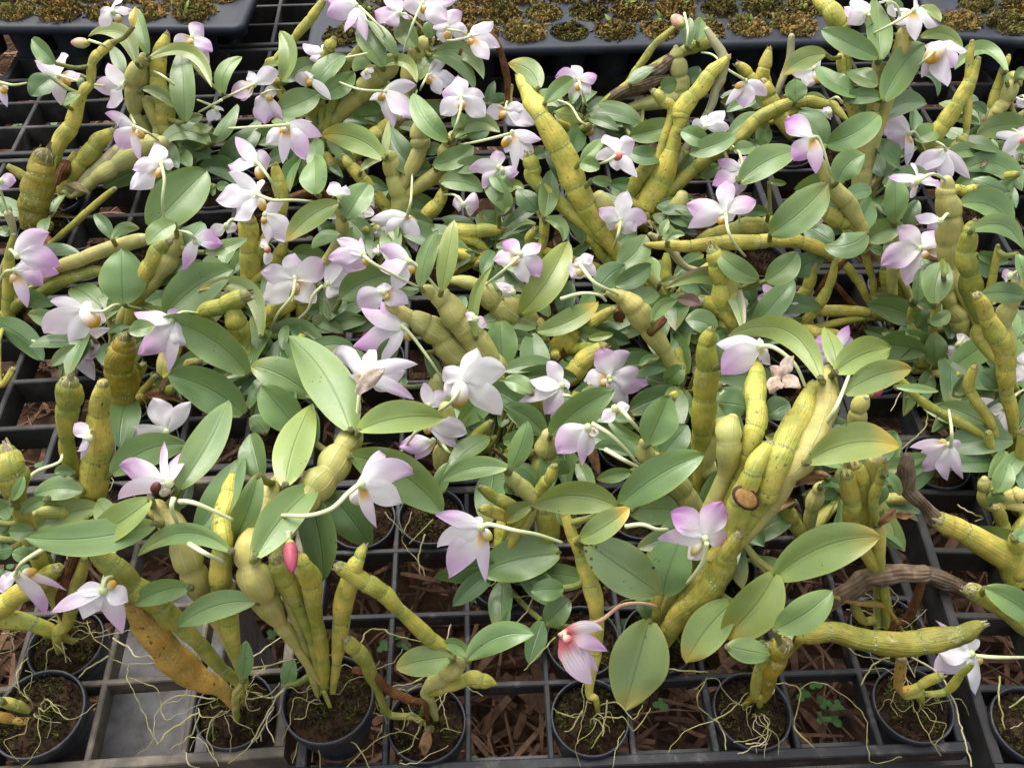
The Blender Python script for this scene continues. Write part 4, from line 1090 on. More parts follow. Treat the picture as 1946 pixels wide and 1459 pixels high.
f 1230,390 1130,140,200,1 1410,170,120,1 840,470,150,2 1270,250,90,1
f 660,440 548,330,110,4 575,530,90,4 590,600,60,3
f 1245,770 890,640,210,7 1215,460,120,6 1395,525,100,8 865,890,130,3 1345,760,70,6 L1240,850,80,d S1285,880 1270,960 1330,1100 +2
s 1330,905 1450,920 1720,1040
s 965,1010 870,1220 770,1470 750,1560
s 1400,1220 1520,1290 1650,1350
s 330,1250 160,1360 110,1459
@C1
c 10 s b32 490,2226,40 320,1976,75 200,1806,110 70,1590,205 -20,1380,185 10,1150,170 110,920,165 190,740,95
c 10 s b24 200,1300,100 300,1020,140 420,850,205 560,690,205 670,510,170 770,370,115
c 49 g 1560,540,90 1640,440,110 1760,320,50
c 49 g 1620,560,70 1700,490,80 1790,430,40
c 49 s 1400,640,100 1430,480,130 1430,380,130 1420,200,100
c 24 g 1960,980,80 1800,880,90 1680,800,50
c 24 y 1960,1060,90 1760,980,90 1680,960,40
c 34 s 1400,150,110 1370,0,110
l 783,385 1412,290 235 -8 p +1
l 733,565 1408,995 330 -10 g
l 242,782 440,183 255 -5 p +1
l 330,370 60,45 260 0 g +1
l 470,480 430,200 105 0 d
l 28,1315 488,780 265 -6 g +1
l 400,850 520,1490 265 -5 d
l 560,850 865,1235 265 -4 d
l 1880,655 1400,755 155 10 g
l 1370,870 1450,615 115 -5 g
l 1840,1900 1900,1700 60 0 d
f 800,780 1010,510,95,4 1195,690,210,5 1100,920,180,0 915,1100,90,2 L790,880,95,o S780,785 700,850 580,960 400,1010 200,1010 10,1065 +2
f 1300,330 1585,400,160,2 1520,510,90,4 L1290,385,70,o S1290,335 1200,400 1100,540
f 1335,460 1085,500,140,7 1200,600,100,7 L1330,500,40,o S1390,455 1450,540 1540,590
f 1300,200 1265,25,90,4 1450,110,130,4 1380,170,110,4
f 1690,1100 1345,1000,120,6 1365,1245,160,1 1450,1465,220,6 1720,1500,100,4 1640,1025,80,3 L1750,1180,65,y S1690,1100 1750,1075 1945,1120 2110,1150 2290,1210
u 275,1200 292,1435 65 r S265,1120 268,1210
r 1180,980 1130,1120 1110,1200 1230,1370 1280,1459
r 1280,1150 1230,1300 1240,1459
r 980,980 1110,1140
r 1330,1040 1160,1220
@C2
c 51 g b8 1430,840,70 1450,600,130 1460,360,165 1470,130,175 1490,-100,165 1490,-260,130 1520,-360,70
c 51 s 1480,620,120 1560,400,110 1640,290,60
c 23 s 1620,720,120 1650,450,180 1680,300,100
c 23 y b8 1740,720,130 1800,540,140 1850,370,155 1850,210,160 1860,0,150 1870,-110,60
c 23 y b8 1680,1140,170 1740,900,180 1840,690,160 1945,500,120
c 24 y 250,830,90 320,740,90 360,650,70
c 24 g 320,1180,150 300,950,150
c 25 s b14 1460,1050,100 1400,960,140 1310,850,180 1180,700,150 1060,570,140 1020,470,80
c 50 s 290,710,140 300,550,170 330,420,130
c 50 g b2 310,400,40 260,220,60 200,20,50
c 50 k 430,240,40 390,100,40
c 24 s b10 200,920,110 80,760,110 10,680,60
l 290,415 -10,200 175 10 d
l 40,665 165,308 155 5 g
l 338,410 815,82 225 -6 g +1
l 1060,478 1215,125 265 0 g
l 1160,560 1350,340 205 0 d
l 1000,440 745,265 75 -10 d
l 1010,585 648,510 95 18 d
l 925,690 675,745 105 5 g
l 848,935 1472,560 270 -6 g +1
l 820,938 190,935 240 12 p
l 200,930 0,1060 120 10 t
l 560,1185 920,950 175 4 o +1
l 920,985 1300,990 230 -8 g
l 600,1210 1145,1590 335 0 z
l 1165,1595 1310,1170 300 -4 g -1
l 400,1290 -200,1440 300 5 g
l 1475,975 1690,645 190 -8 g
l 1790,200 1565,170 215 0 d
l 380,990 560,1090 120 0 d
l 620,1350 850,1465 155 0 d
l 70,640 250,800 115 -10 d
l 0,760 70,840 90 0 d
l 370,600 460,700 110 0 d
l 410,570 555,715 105 -10 g
l 1180,0 1300,30 115 0 d
l 195,105 -10,10 135 10 g
f 610,360 385,540,220,6 570,645,110,5 600,580,120,1 690,400,80,1 L650,410,60,y S640,330 760,400 880,510 990,640
f 810,220 720,310,100,2 920,200,90,1 L825,240,60,o S850,210 930,310 1000,390
f 1480,1180 1600,905,200,9 1225,980,200,9 1130,1180,160,5 1660,1200,140,8 1360,1330,150,1 L1400,1290,70,y S1490,1210 1470,1330 1370,1480 1270,1570 +2
s 890,1090 1010,1075 1120,1110 1200,1110
s 740,520 880,600 980,650
@C3
c 23 y b8 -40,980,130 60,800,190 170,520,230 300,260,190 390,60,120
c 23 s b10 90,930,110 200,720,150 330,560,190 430,330,200 490,150,200 500,-50,120
c 26 s 700,370,110 720,220,120 770,120,80
c 18 y b5 930,1836,50 850,1360,90 790,1130,90 770,900,100 730,750,130 700,640,110
c 18 g 680,1100,110 670,900,130 640,700,110
c 18 s 830,720,100 850,570,110
c 18 y 830,930,80 880,760,80 920,610,50
c 26 s 370,1130,60 380,960,100 420,830,90 480,780,50
c 26 g 340,1160,90 240,1040,110 170,900,100
c 27 y b3 1900,1400,200 1800,1300,205 1500,1130,160 1300,1040,140
c 27 b x 1300,1040,130 1200,930,90 1080,800,130 1070,700,130 1090,580,80
c 27 y 1850,1480,110 1880,1250,130 1880,1170,100
c 19 g 1840,1190,100 1780,1060,90 1740,950,70
c 19 s 1680,930,80 1650,820,80 1650,740,60
c 19 s 1790,910,80 1880,860,120 1945,830,50
c 20 y 1760,680,60 1700,500,60 1680,400,60
c 20 g 1890,770,60 1930,600,90 1945,400,80
c 20 g 1310,240,60 1150,130,60 1000,-10,60
c 18 k 1070,1786,60 1140,1656,60 1190,1476,50
c 18 g 770,1790,60 690,1676,70
c 18 g 930,1840,50 920,1666,60 900,1526,60
c 18 b x 430,1690,110 650,1566,150 800,1476,150 1000,1436,140 1190,1436,130
c 27 b x 1200,1436,120 1400,1506,110 1540,1586,80
l 348,612 1025,498 260 -12 t +1
l 100,1470 885,1165 330 -10 t +1
l 440,790 618,832 75 -28 g
l 590,835 590,645 115 0 p
l 920,700 1032,862 85 -10 g
l 860,930 930,790 100 0 d
l 840,1050 910,960 100 0 d
l 1742,832 1830,622 130 5 g
l 1770,832 1688,945 135 0 g
l 1880,1180 1965,1120 95 0 g
l 50,260 212,170 175 0 d
l 500,320 660,350 95 0 d
l 1000,60 1315,90 65 0 g
l 1420,110 1500,0 115 0 d
l 500,720 210,800 95 10 x
l 255,905 0,1100 95 20 x
l 870,1075 1000,955 65 0 x
l 980,1000 1142,1012 55 0 x
f 1390,490 1100,505,80,4 1160,680,190,6 1380,750,160,3 1500,740,100,5 1480,500,70,3 L1345,465,55,y S1405,500 1410,380 1390,230
f 1790,220 1415,240,150,4 1680,390,180,2 1740,545,120,5 1840,520,170,3 S1800,215 1880,120 1945,80
u 800,110 900,65 58 m S780,140 800,110
r 1230,220 1210,360 1040,520 1000,600
r 1480,310 1440,380 1470,470 1540,550
r 1460,930 1540,980 1640,1030 1580,1050
r 1030,100 960,240
r 1060,140 1200,110 1290,240
r 1700,20 1640,180 1750,250
r 1800,430 1820,560 1700,620
@D0
c 9 g b5 1780,850,70 1650,730,90 1460,520,110 1330,400,140 1180,270,165 980,110,185 820,-40,170 690,-150,90
c 9 o b3 1750,1020,60 1640,890,110 1480,790,180 1350,690,230 1210,570,210 1110,430,195 1030,320,150 960,235,80
c 8 y -60,330,160 100,210,150 300,80,150 420,-20,100
c 7 g 220,1040,40 110,990,80 0,960,60
c 7 o 220,1110,60 100,1110,60 -20,1070,70
l 10,960 -60,1000 80 0 g
l 1400,120 985,250 175 8 g
l 1890,228 1308,415 195 10 g
l 1800,800 1820,515 115 0 g
f 120,30 -20,140,120,4 330,335,190,7 490,150,80,6 40,60,80,2 L230,10,60,o
f 760,150 375,310,110,4 610,355,160,0 900,470,180,5 940,230,130,1 560,150,100,2 L820,100,60,o
r 640,370 690,500 800,580 830,650 940,690 1190,680
r 950,690 940,790 1010,940 1060,1060 1120,1200 1180,1290
r 940,790 1150,870 1190,990 1140,1100 1130,1260 1000,1370
r 1400,850 1330,960 1200,990 1240,1100 1400,1020 1640,940
r 1600,950 1350,920 1200,990
r 1480,1040 1230,1200 1170,1290
r 1480,1060 1400,1220 1250,1320
r 1470,1020 1510,1080 1670,1050 1800,900 1945,720
r 1740,750 1710,860 1820,890 1945,910
r 1820,890 1830,1030 1920,1010
r 300,340 210,410 100,460 0,520
r 100,470 0,460
r 100,500 90,590 0,610
r 450,400 300,520 180,620 100,900
r 200,640 130,760 150,920
r 180,740 240,770 215,900
r 800,640 650,720 580,800
r 700,490 850,460 1000,430
r 830,500 950,570 1000,630 1100,630 1160,670
r 1400,1220 1500,1260 1620,1440
r 1370,1350 1400,1430 1470,1459
r 1945,1170 1850,1290 1680,1430
@D1
c 10 g b6 535,880,45 515,640,100 475,370,105 435,100,155 380,-60,110 340,-110,70
c 10 g b6 520,860,40 440,500,100 330,240,120 240,60,170 180,-80,140
c 10 y b16 590,900,45 620,670,75 655,350,130 740,40,130 790,-90,90 825,-175,60
c 11 g b8 1470,630,70 1300,500,110 1080,280,95 950,170,130 820,80,130 650,-30,100
c 11 g 1010,1060,50 920,880,60 840,680,100 760,580,110 690,510,80
c 11 s 1280,880,70 1430,760,130 1540,680,110 1600,640,50
c 11 g 1300,910,60 1430,850,100 1580,810,100 1700,810,120 1800,840,30
c 11 k x 1200,960,50 1130,940,60 1000,880,70 880,760,60 750,730,50
c 11 k x 1300,1140,30 1270,980,40 1180,970,40
l 1300,1170 1270,1370 80 0 x
l 1590,652 2085,470 200 -14 g +1
l 1590,642 1390,550 125 24 g
l 1470,640 1058,720 215 4 e
l 250,850 300,650 125 0 d
r 250,870 160,960 60,1150 0,1260
r 240,900 200,1030 80,1150 60,1260
r 240,880 120,940 0,900
r 160,1000 100,1130 160,1270
r 0,800 120,700 330,650
r 0,720 150,700 300,650
r 0,640 220,480
r 560,880 550,980 575,1080 545,1220
r 570,1080 440,1140 340,1260 300,1420
r 575,1120 650,1220 760,1290 870,1459
r 580,1090 700,1060 850,1045 970,1080
r 570,900 575,1080
r 510,1150 490,1300 500,1459
r 740,800 830,870 920,1000 1000,1130
r 960,1140 930,1240
r 700,1450 850,1310 980,1220 1100,1190 1230,1250
r 1460,400 1420,560 1340,720 1200,820 1000,860
r 1530,750 1500,690 1350,740 1180,840
r 1000,850 1130,880 1250,830
r 780,570 850,450 950,430 1080,490 1280,520
r 1110,580 1050,670 900,730
r 1370,870 1420,1040 1450,1180
r 1090,1420 1200,1420 1300,1370 1450,1290
r 1390,1180 1450,1165 1550,1195
r 400,1000 550,990 620,1000
@D2
c 13 y b3 620,900,60 660,600,105 680,330,110 620,100,130 560,-120,110 500,-260,90 430,-420,70
c 23 g b3 1130,560,110 1240,400,160 1400,230,205 1560,50,205 1660,-130,150 1730,-260,90
c 23 g x 1090,380,70 1110,270,90 1150,160,60
c 15 g 1850,900,80 1900,700,100 1950,560,90
l 1068,372 882,1025 420 0 e +1
l 300,390 480,210 175 0 d
l 270,370 170,685 155 0 d
l 430,130 190,150 155 0 d
l 1000,180 1060,360 105 0 d
l 1690,235 1335,685 275 6 t
l 2000,20 1618,498 330 -5 t +1
l 1640,560 1965,625 180 0 g
f 430,480 640,840,200,3 560,820,150,4 470,700,120,4 725,440,120,2 760,600,110,7 690,750,100,5 560,540,170,6 L470,500,55,r S400,480 500,420 700,370 850,260 1000,240 1130,265 +7
r 630,840 600,1000 560,1150 540,1270
r 750,960 740,1100 715,1230
r 640,870 650,960 600,980
r 880,1180 830,1280 795,1459
r 1500,790 1420,920 1430,1000 1550,1100
r 1550,1100 1680,1030 1790,900
r 1545,1110 1330,1180 1200,1340
r 1550,1100 1610,1190 1630,1320
r 1690,1270 1850,1240 1945,1200
r 1780,1280 1945,1280
r 1090,690 1250,730 1500,750
r 370,490 250,620 140,740
r 580,1030 500,1160 440,1180
r 20,150 60,195 220,180
r 210,190 140,330 0,450
@D3
c 15 q 30,940,60 60,750,140 130,620,180 160,530,150
c 15 h b3 250,560,50 330,480,120 500,460,160 820,520,180 1180,540,200 1480,460,160 1640,400,70
c 16 g 1060,910,70 1180,850,70 1320,780,70
c 16 g 1200,910,40 1370,890,60 1480,770,60 1560,690,40
c 16 o 1020,870,60 1040,650,80
c 27 g b2 2000,430,130 1850,320,150 1700,220,150 1560,150,130
c 18 o x 1050,440,20 960,310,30 880,250,45 740,240,40 550,200,30
l 110,432 530,148 235 5 g
l 1660,130 2065,395 205 -5 g
l -30,530 50,600 115 0 d
l 110,510 240,450 100 0 d
f 1560,620 1300,600,170,1 1280,740,160,3 1590,920,130,0 1550,500,130,1 1300,370,50,5 L1640,680,60,o S1590,630 1750,640 1960,640
r 80,830 200,840 290,890 250,1100 240,1160
r 290,890 360,830 500,850 700,1000 780,1120 790,1350 850,1420 1050,1380
r 240,1150 310,1230 400,1310
r 620,550 720,620 950,660
r 950,640 830,700 740,850
r 1050,620 1070,800 960,960 1010,1070
r 1070,790 1100,900 1140,1030
r 1100,630 1300,750 1390,880 1450,1040 1510,1250 1560,1450
r 1060,640 1140,780
r 1770,780 1760,960 1810,1180
r 1945,930 1840,1010
r 1850,1160 1945,1130
"""
# ---------------------------------------------------------------- pots
def pot_mesh(R, H, slots=False):
    mb = MB(); prof = [(R*.70, -H), (R*.93, -.020), (R*.955, -.012), (R, -.012), (R*1.015, -.002), (R*1.0, 0), (R*.955, -.0005), (R*.945, -.006), (R*.90, -.03)]
    na = 40; vs = []
    for (r, z) in prof:
        for j in range(na):
            a = 2*pi*j/na; k = 1+(.012 if (j % 4 == 0 and -.05 < z < -.013) else 0); vs.append((cos(a)*r*k, sin(a)*r*k, z))
    mb.add(vs, grid_faces(len(prof), na, True)); mb.f.append(tuple(reversed(range(na))))
    return mb.mesh("pot_wall", M_POT)
def soil_mesh(seed, R):
    rnd = random.Random(seed); mb = MB(); nr, na = 10, 28; vs = []
    for i in range(nr):
        r = R*i/(nr-1)
        for j in range(na):
            a = 2*pi*j/na; x, y = cos(a)*r, sin(a)*r
            h = .005*(1-(r/R)**2)+.004*noise.noise(V((x*70+seed*3, y*70, 0)))+.0025*noise.noise(V((x*220, y*220+seed, 3)))
            vs.append(V((x, y, h)))
    mb.add(vs, grid_faces(nr, na, True))
    for k in range(420):
        a = rnd.uniform(0, 6.283); r = R*math.sqrt(rnd.random())*.98; p = V((cos(a)*r, sin(a)*r, .004*(1-(r/R)**2)+.001))
        d = V((rnd.gauss(0, 1), rnd.gauss(0, 1), rnd.uniform(-.1, .7))).normalized(); L = rnd.uniform(.003, .011); s = d.orthogonal().normalized()*rnd.uniform(.0003, .0007)
        q = p+d*L*.5+V((0, 0, .0015)); e = p+d*L; nn = d.cross(s)
        mb.add([p-s, p+s, q+s, q-s, e, q+nn], [(0, 1, 2, 3), (3, 2, 4), (1, 5, 2), (0, 3, 5)])
    a = mb.mesh("potting_mix", M_BARK, smooth=False)
    mg = MB()
    for k in range(230):
        an = rnd.uniform(0, 6.283); r = R*math.sqrt(rnd.random())*.95; x, y = cos(an)*r, sin(an)*r
        if noise.noise(V((x*60+seed, y*60, 9))) < .02: continue
        p = V((x, y, .005*(1-(r/R)**2)+.002))
        for q in range(3):
            d = V((rnd.gauss(0, 1), rnd.gauss(0, 1), rnd.uniform(.3, 1.3))).normalized(); L = rnd.uniform(.002, .005); s = d.orthogonal().normalized()*.0006
            mg.add([p-s, p+s, p+d*L, p+d*L*.5+d.cross(s)], [(0, 1, 2), (0, 2, 3)])
    return a, mg.mesh("green_moss", M_GREENMOSS, smooth=False)
SOILS = [soil_mesh(i+1, .0285) for i in range(4)]
BIG_SOIL = soil_mesh(9, .0325)
POT_ME, POT_BIG = pot_mesh(.0312, .062), pot_mesh(.0355, .066)
used = {}
POTS = {}
def claim(px, py):
    p = at(px, py, .004)
    best = min((c for i, c in enumerate(CELLS) if i not in used.values()), key=lambda c: (c-p).length)
    i = CELLS.index(best); return i, best
def make_pot(key, px, py, label, z=.007, exact=False):
    i, c = claim(px, py); used[key] = i
    if exact: c = at(px, py, z)
    big = key in (7, 10)
    t = empty("plant_pot", (c.x, c.y, z)); t.rotation_euler = (random.uniform(-.05, .05), random.uniform(-.05, .05), random.uniform(0, 6))
    tag(t, label, "plant pot", "round black pots in the grid trays")
    link("pot_wall", POT_BIG if big else POT_ME, t)
    a, g = BIG_SOIL if big else random.choice(SOILS)
    s = link("potting_mix", a, t, (0, 0, -.0085)); tag(s, kind='stuff')
    m = link("moss", g, s); tag(m, kind='stuff')
    POTS[key] = V((c.x, c.y, z-.004))
ROOTPX = {}
for k in (7, 9, 10, 11, 13, 15, 16, 18, 8):   # the pots in plain view choose first
    x, y, d = PL[k]; make_pot(k, x, y, "black pot, orchid "+d, exact=(k in (7, 10)), z={7: .016, 10: .040}.get(k, .007))
for i, (x, y, lb) in enumerate(EXTRA_POTS): make_pot('x%d' % i, x, y, lb)
for k, (x, y, d) in PL.items():
    if k not in POTS: make_pot(k, x, y, "black pot, orchid "+d)
HID = [c for i, c in enumerate(CELLS) if i not in used.values() and .40 < c.y < 1.06 and -.62 < c.x/(.45+.55*c.y) < .80]
rh = random.Random(8)
for c in HID:
    if rh.random() < .62: continue
    t = empty("plant_pot", (c.x, c.y, .004)); t.rotation_euler.z = rh.uniform(0, 6)
    tag(t, "black pot of dark mix, mostly hidden under the leaves of the orchid bed", "plant pot", "round black pots in the grid trays")
    link("pot_wall", POT_ME, t); a, g = rh.choice(SOILS); s = link("potting_mix", a, t, (0, 0, -.0085)); tag(s, kind='stuff')
PLANT = {}
for k, (x, y, d) in PL.items():
    o = empty("orchid", POTS[k]); PLANT[k] = o
    tag(o, "orchid "+d, "orchid", "potted orchids in the trays")
# ---------------------------------------------------------------- reading the plants
SC = 500/1945.0
OFF = {'A': 0, 'B': 360, 'C': 720, 'D': 1084}; OFX = [0, 480, 960, 1446]
canes, leaves, flowers, buds, stalks, roots, tatters = [], [], [], [], [], [], []
ox = oy = 0
def P2(t):
    a = [float(q) for q in t.split(',')]; return [ox+a[0]*SC, oy+a[1]*SC]+[q*SC for q in a[2:3]]+a[3:]
for ln in DATA.strip().split('\n'):
    if ln[0] == '@': oy = OFF[ln[1]]; ox = OFX[int(ln[2])]; continue
    tk = ln.split(); k = tk[0]; z = 0.0
    if tk[-1][0] in '+-' and ',' not in tk[-1] and k in 'lfcu': z = float(tk.pop())
    if k == 'c':
        pid = int(tk[1]); ty = tk[2]; b = None; x = False; pts = []
        for q in tk[3:]:
            if q[0] == 'b' and ',' not in q: b = float(q[1:])/100
            elif q == 'x': x = True
            else: pts.append(P2(q))
        canes.append((pid, ty, b, x, pts, z))
    elif k == 'l': leaves.append((P2(tk[1]), P2(tk[2]), float(tk[3])*SC, float(tk[4])/100, tk[5], z))
    elif k == 't': tatters.append((P2(tk[1]), P2(tk[2]), float(tk[3])*SC))
    elif k == 'f':
        c = P2(tk[1]); tp = []; lip = None; st = []; mode = 0
        for q in tk[2:]:
            if q[0] == 'L': a = q[1:].split(','); lip = (*P2(','.join(a[:3])), a[3])
            elif q[0] == 'S': mode = 1; st.append(P2(q[1:]))
            elif mode: st.append(P2(q))
            else: tp.append(P2(q))
        flowers.append((c, tp, lip, st, z))
    elif k == 'u':
        st = []; 
        for q in tk[5:]: st.append(P2(q.lstrip('S')))
        buds.append((P2(tk[1]), P2(tk[2]), float(tk[3])*SC, tk[4], st))
    elif k == 's': stalks.append([P2(q) for q in tk[1:]])
    elif k == 'r': roots.append([P2(q) for q in tk[1:]])
rv = random.Random(3)
def vary(c, a=.1, alpha=1.0):
    k = 1+rv.uniform(-a, a); return (c[0]*k*(1+rv.uniform(-a, a)*.5), c[1]*k, c[2]*k*(1+rv.uniform(-a, a)*.6), alpha)
CT_ = {'g': ((.375, .345, .068), .5), 'y': ((.51, .445, .095), .9), 's': ((.43, .405, .14), .1), 'w': ((.36, .33, .20), .3), 'h': ((.24, .205, .035), .5), 'o': ((.47, .27, .065), 1.5), 'q': ((.33, .235, .022), .35),
       'b': ((.17, .125, .085), 0), 'k': ((.14, .065, .025), 0)}
CNAME = {'g': 'cane', 'h': 'cane', 'y': 'cane', 's': 'sheathed_cane', 'w': 'sheathed_cane', 'o': 'cane', 'q': 'cane', 'b': 'dead_cane', 'k': 'dry_stem'}
SAMP = []   # (px, py, 3D point, plant) along every cane
for ci, (pid, ty, bulge, nox, pts, zo) in enumerate(canes):
    root = POTS[pid]; P3 = []; prev = root
    for i, (x, y, wd) in enumerate(pts):
        pp = topix(prev); up = y < pp[1]
        if i == 0:
            bl = .45 if pid == 13 else .74; q = place(x, y, root, bl if up else .2, .16)
        else:
            q = place(x, y, prev, bl if up else .3)
        P3.append(q); prev = q
    R = [p[2]*.5*topix(q)[2]/F for p, q in zip(pts, P3)]
    us = [float(i) for i in range(len(P3))]
    if not nox and (P3[0]-root).length > .018:
        a = rv.uniform(0, 6.3); st = root+V((cos(a)*.008, sin(a)*.008, 0))
        md = st.lerp(P3[0], .45)+V((0, 0, .012)); P3 = [st, md]+P3; R = [min(R[0]*.6, .0035), min(R[0]*.85, .006)]+R; us = [-2.0, -1.0]+us
    k = 14; path = catmull([(*p, r, u) for p, r, u in zip(P3, R, us)], k)
    if bulge is None: bulge = .13 if ty in 'gyoqh' else (.28 if ty == 's' else .05)
    pth, rad, uu = [], [], []
    for p in path:
        u = p[4]; fr = u-math.floor(u); s = sin(pi*fr); edge = min(fr, 1-fr)
        seg = math.floor(u); lean = noise.noise(V((seg*3.7+ci*1.3, ci*.7, 2)))
        r = max(p[3], .0006)*(1+bulge*(1+.6*lean)*(sin(pi*fr**(1+.5*lean))**.8))
        if ty in 'gyqhsw': r *= 1-(.06 if u > 0 else .02)*math.exp(-(edge/.07)**2)+(.07*math.exp(-((fr-.035)/.022)**2) if u > -.5 else 0)
        ax = V((noise.noise(V((u*1.1, ci*2.3, 0))), noise.noise(V((u*1.1, ci*2.3, 5))), noise.noise(V((u*1.1, ci*2.3, 9)))))*(p[3]*.30*min(1, max(0, u)))
        pth.append(V(p[:3])+ax); rad.append(r); uu.append(u+2)
    e = (pth[-1]-pth[-2]).normalized(); rr = rad[-1]
    for d, f in ((.35, .92), (.65, .7), (.85, .4)): pth.append(pth[len(path)-1]+e*rr*d); rad.append(rr*f); uu.append(uu[len(path)-1]+.02*d)
    mb = MB(); tube(mb, pth, rad, uu, 14, True, 1.0 if ty in 'bk' else .92, .45 if ty in 'bk' else .16, ci)
    col, sp = CT_[ty]
    if ty in 'sw': m = M_SHEATH
    elif ty in 'bk': m = M_DRY
    else: m = M_CANE
    o = link(CNAME[ty], mb.mesh(CNAME[ty], m, origin=POTS[pid]), PLANT[pid], None, vary(col, .12, sp*rv.uniform(.5, 1.2)))
    if ty == 'o': o['label'] = "withered orange brown cane" 
    if ty == 'b': o['label'] = "grey brown woody dead cane"
    if ty == 'q': o['label'] = "ringed ochre cane stump"
    if ty in 'gyoqh' and pts[-1][2] > 12:       # the torn dry tip where the leaves fell
        tb = MB(); top = pth[len(path)-1]; nn = e.orthogonal().normalized(); n2 = e.cross(nn)
        for q in range(7):
            a = q*.9+rv.uniform(0, .5); d = nn*cos(a)+n2*sin(a); w2 = (nn*-sin(a)+n2*cos(a))*rr*.35
            bs = top+d*rr*.80-e*rr*.1; tp = top+d*rr*rv.uniform(.3, .9)+e*rr*rv.uniform(.6, 1.5)
            tb.add([bs-w2, bs+w2, tp+w2*.3, tp-w2*.3, bs+d*rr*.15], [(0, 1, 2, 3), (0, 4, 1), (1, 4, 2), (3, 2, 4), (0, 3, 4)])
        link("torn_tip", tb.mesh("torn_tip", M_DRY, smooth=False, origin=POTS[pid]), o, None, vary((.34, .29, .19), .2))
    for i in range(0, len(path), 3):
        pxy = topix(pth[i]); SAMP.append((pxy[0], pxy[1], pth[i], pid, i/len(path)))
def near(x, y):
    """the cane that a leaf, stalk or root at this place grows from"""
    best = min(SAMP, key=lambda s: (s[0]-x)**2+(s[1]-y)**2-300*s[4]*(s[4] > .6)); return best
def prof_leaf(u): return max(.05*(1-u)+.012, (sin(pi*min(1, (.03+.97*u)**.95))**.66))
def prof_sepal(u): return max(.20*(1-u)+.02, sin(pi*min(1, (.08+.92*u)**1.0))**.82)
def prof_petal(u): return max(.15*(1-u)+.02, sin(pi*min(1, (.05+.95*u)**1.28))**.80)
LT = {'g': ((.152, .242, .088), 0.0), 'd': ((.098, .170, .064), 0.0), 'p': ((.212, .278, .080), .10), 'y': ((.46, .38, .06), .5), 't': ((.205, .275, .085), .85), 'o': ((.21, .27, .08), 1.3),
      'e': ((.175, .255, .09), .45), 'z': ((.17, .25, .10), .12), 'n': ((.165, .25, .095), .15), 'm': ((.19, .11, .095), .0), 'x': ((.30, .18, .09), 0)}
for li, (b, t, wd, bend, ty, zo) in enumerate(leaves):
    nr = near(b[0], b[1]); pid = nr[3]; dist = math.hypot(nr[0]-b[0], nr[1]-b[1])
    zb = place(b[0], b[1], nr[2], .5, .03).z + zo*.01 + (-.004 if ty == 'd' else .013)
    B = at(b[0], b[1], max(.015, zb)); T = place(t[0], t[1], B, .45, .045)
    T = at(t[0], t[1], max(.012, T.z + rv.uniform(-.010, .006)))
    dx, dy = t[0]-b[0], t[1]-b[1]; L = math.hypot(dx, dy); mx, my = (b[0]+t[0])/2-dy*bend*2, (b[1]+t[1])/2+dx*bend*2
    arch = (T-B).length*rv.uniform(.08, .24)
    C = at(mx, my, (B.z+T.z)/2+arch)
    ww = wd*topix((B+T)/2)[2]/F*1.05
    mb = MB(); folded = wd < L*.22
    blade(mb, B, C, T, ww, prof_leaf, rv.uniform(-.40, .40), rv.choice((.46, .36, .30, .22, .26, -.10)) if not folded else .35, rv.uniform(-.12, .06), .07 if ty != 'x' else .4, 17, 9, li*1.37, rv.uniform(-.55, .55))
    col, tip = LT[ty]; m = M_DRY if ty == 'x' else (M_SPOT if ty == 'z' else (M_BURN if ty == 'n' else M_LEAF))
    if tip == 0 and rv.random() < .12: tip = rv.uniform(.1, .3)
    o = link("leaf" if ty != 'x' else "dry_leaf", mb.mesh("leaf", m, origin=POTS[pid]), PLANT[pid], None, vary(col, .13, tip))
    if ty == 'o': o['label'] = "leaf turning orange with a blackened tip"
    if ty == 'z': o['label'] = "green leaf with dark brown spots"
    if ty == 'n': o['label'] = "arching leaf with a scorched pinkish edge"
    if ty == 'x': o['label'] = "dry brown curled leaf"
    if (B-nr[2]).length > .012:   # a short stem joins the leaf to the nearest cane
        mb = MB(); a = nr[2]; md = (a+B)/2+V((0, 0, -.004)); pth = catmull([tuple(a), tuple(md), tuple(B)], 6); pth = [V(q) for q in pth]
        tube(mb, pth, [.0026]*len(pth), [i/6 for i in range(len(pth))], 8)
        link("leaf_stem", mb.mesh("leaf_stem", M_CANE, origin=POTS[pid]), PLANT[pid], None, vary((.22, .23, .06), .1, 0))
def stalk_path(px, z0, z1):
    n = len(px); pts = []
    for i, p in enumerate(px): pts.append(tuple(at(p[0], p[1], z0+(z1-z0)*i/(n-1)+(.014 if n > 2 else .008)*sin(pi*i/(n-1)))))
    return [V(q) for q in catmull(pts, 6)]
def add_stalk(path, parent, org, r=.0013, m=None):
    mb = MB(); n = len(path); tube(mb, path, [r*(1.45-.6*i/n) for i in range(n)], [i/n for i in range(n)], 8)
    link("flower_stalk", mb.mesh("flower_stalk", m or M_STALK, origin=org), parent)
def tone(k, seed=0):
    f = min(1, k/9.0)**.95; a = (.84, .81, .85); b = (.60, .27, .62); return tuple(a[i]*(1-f)+b[i]*f for i in range(3))
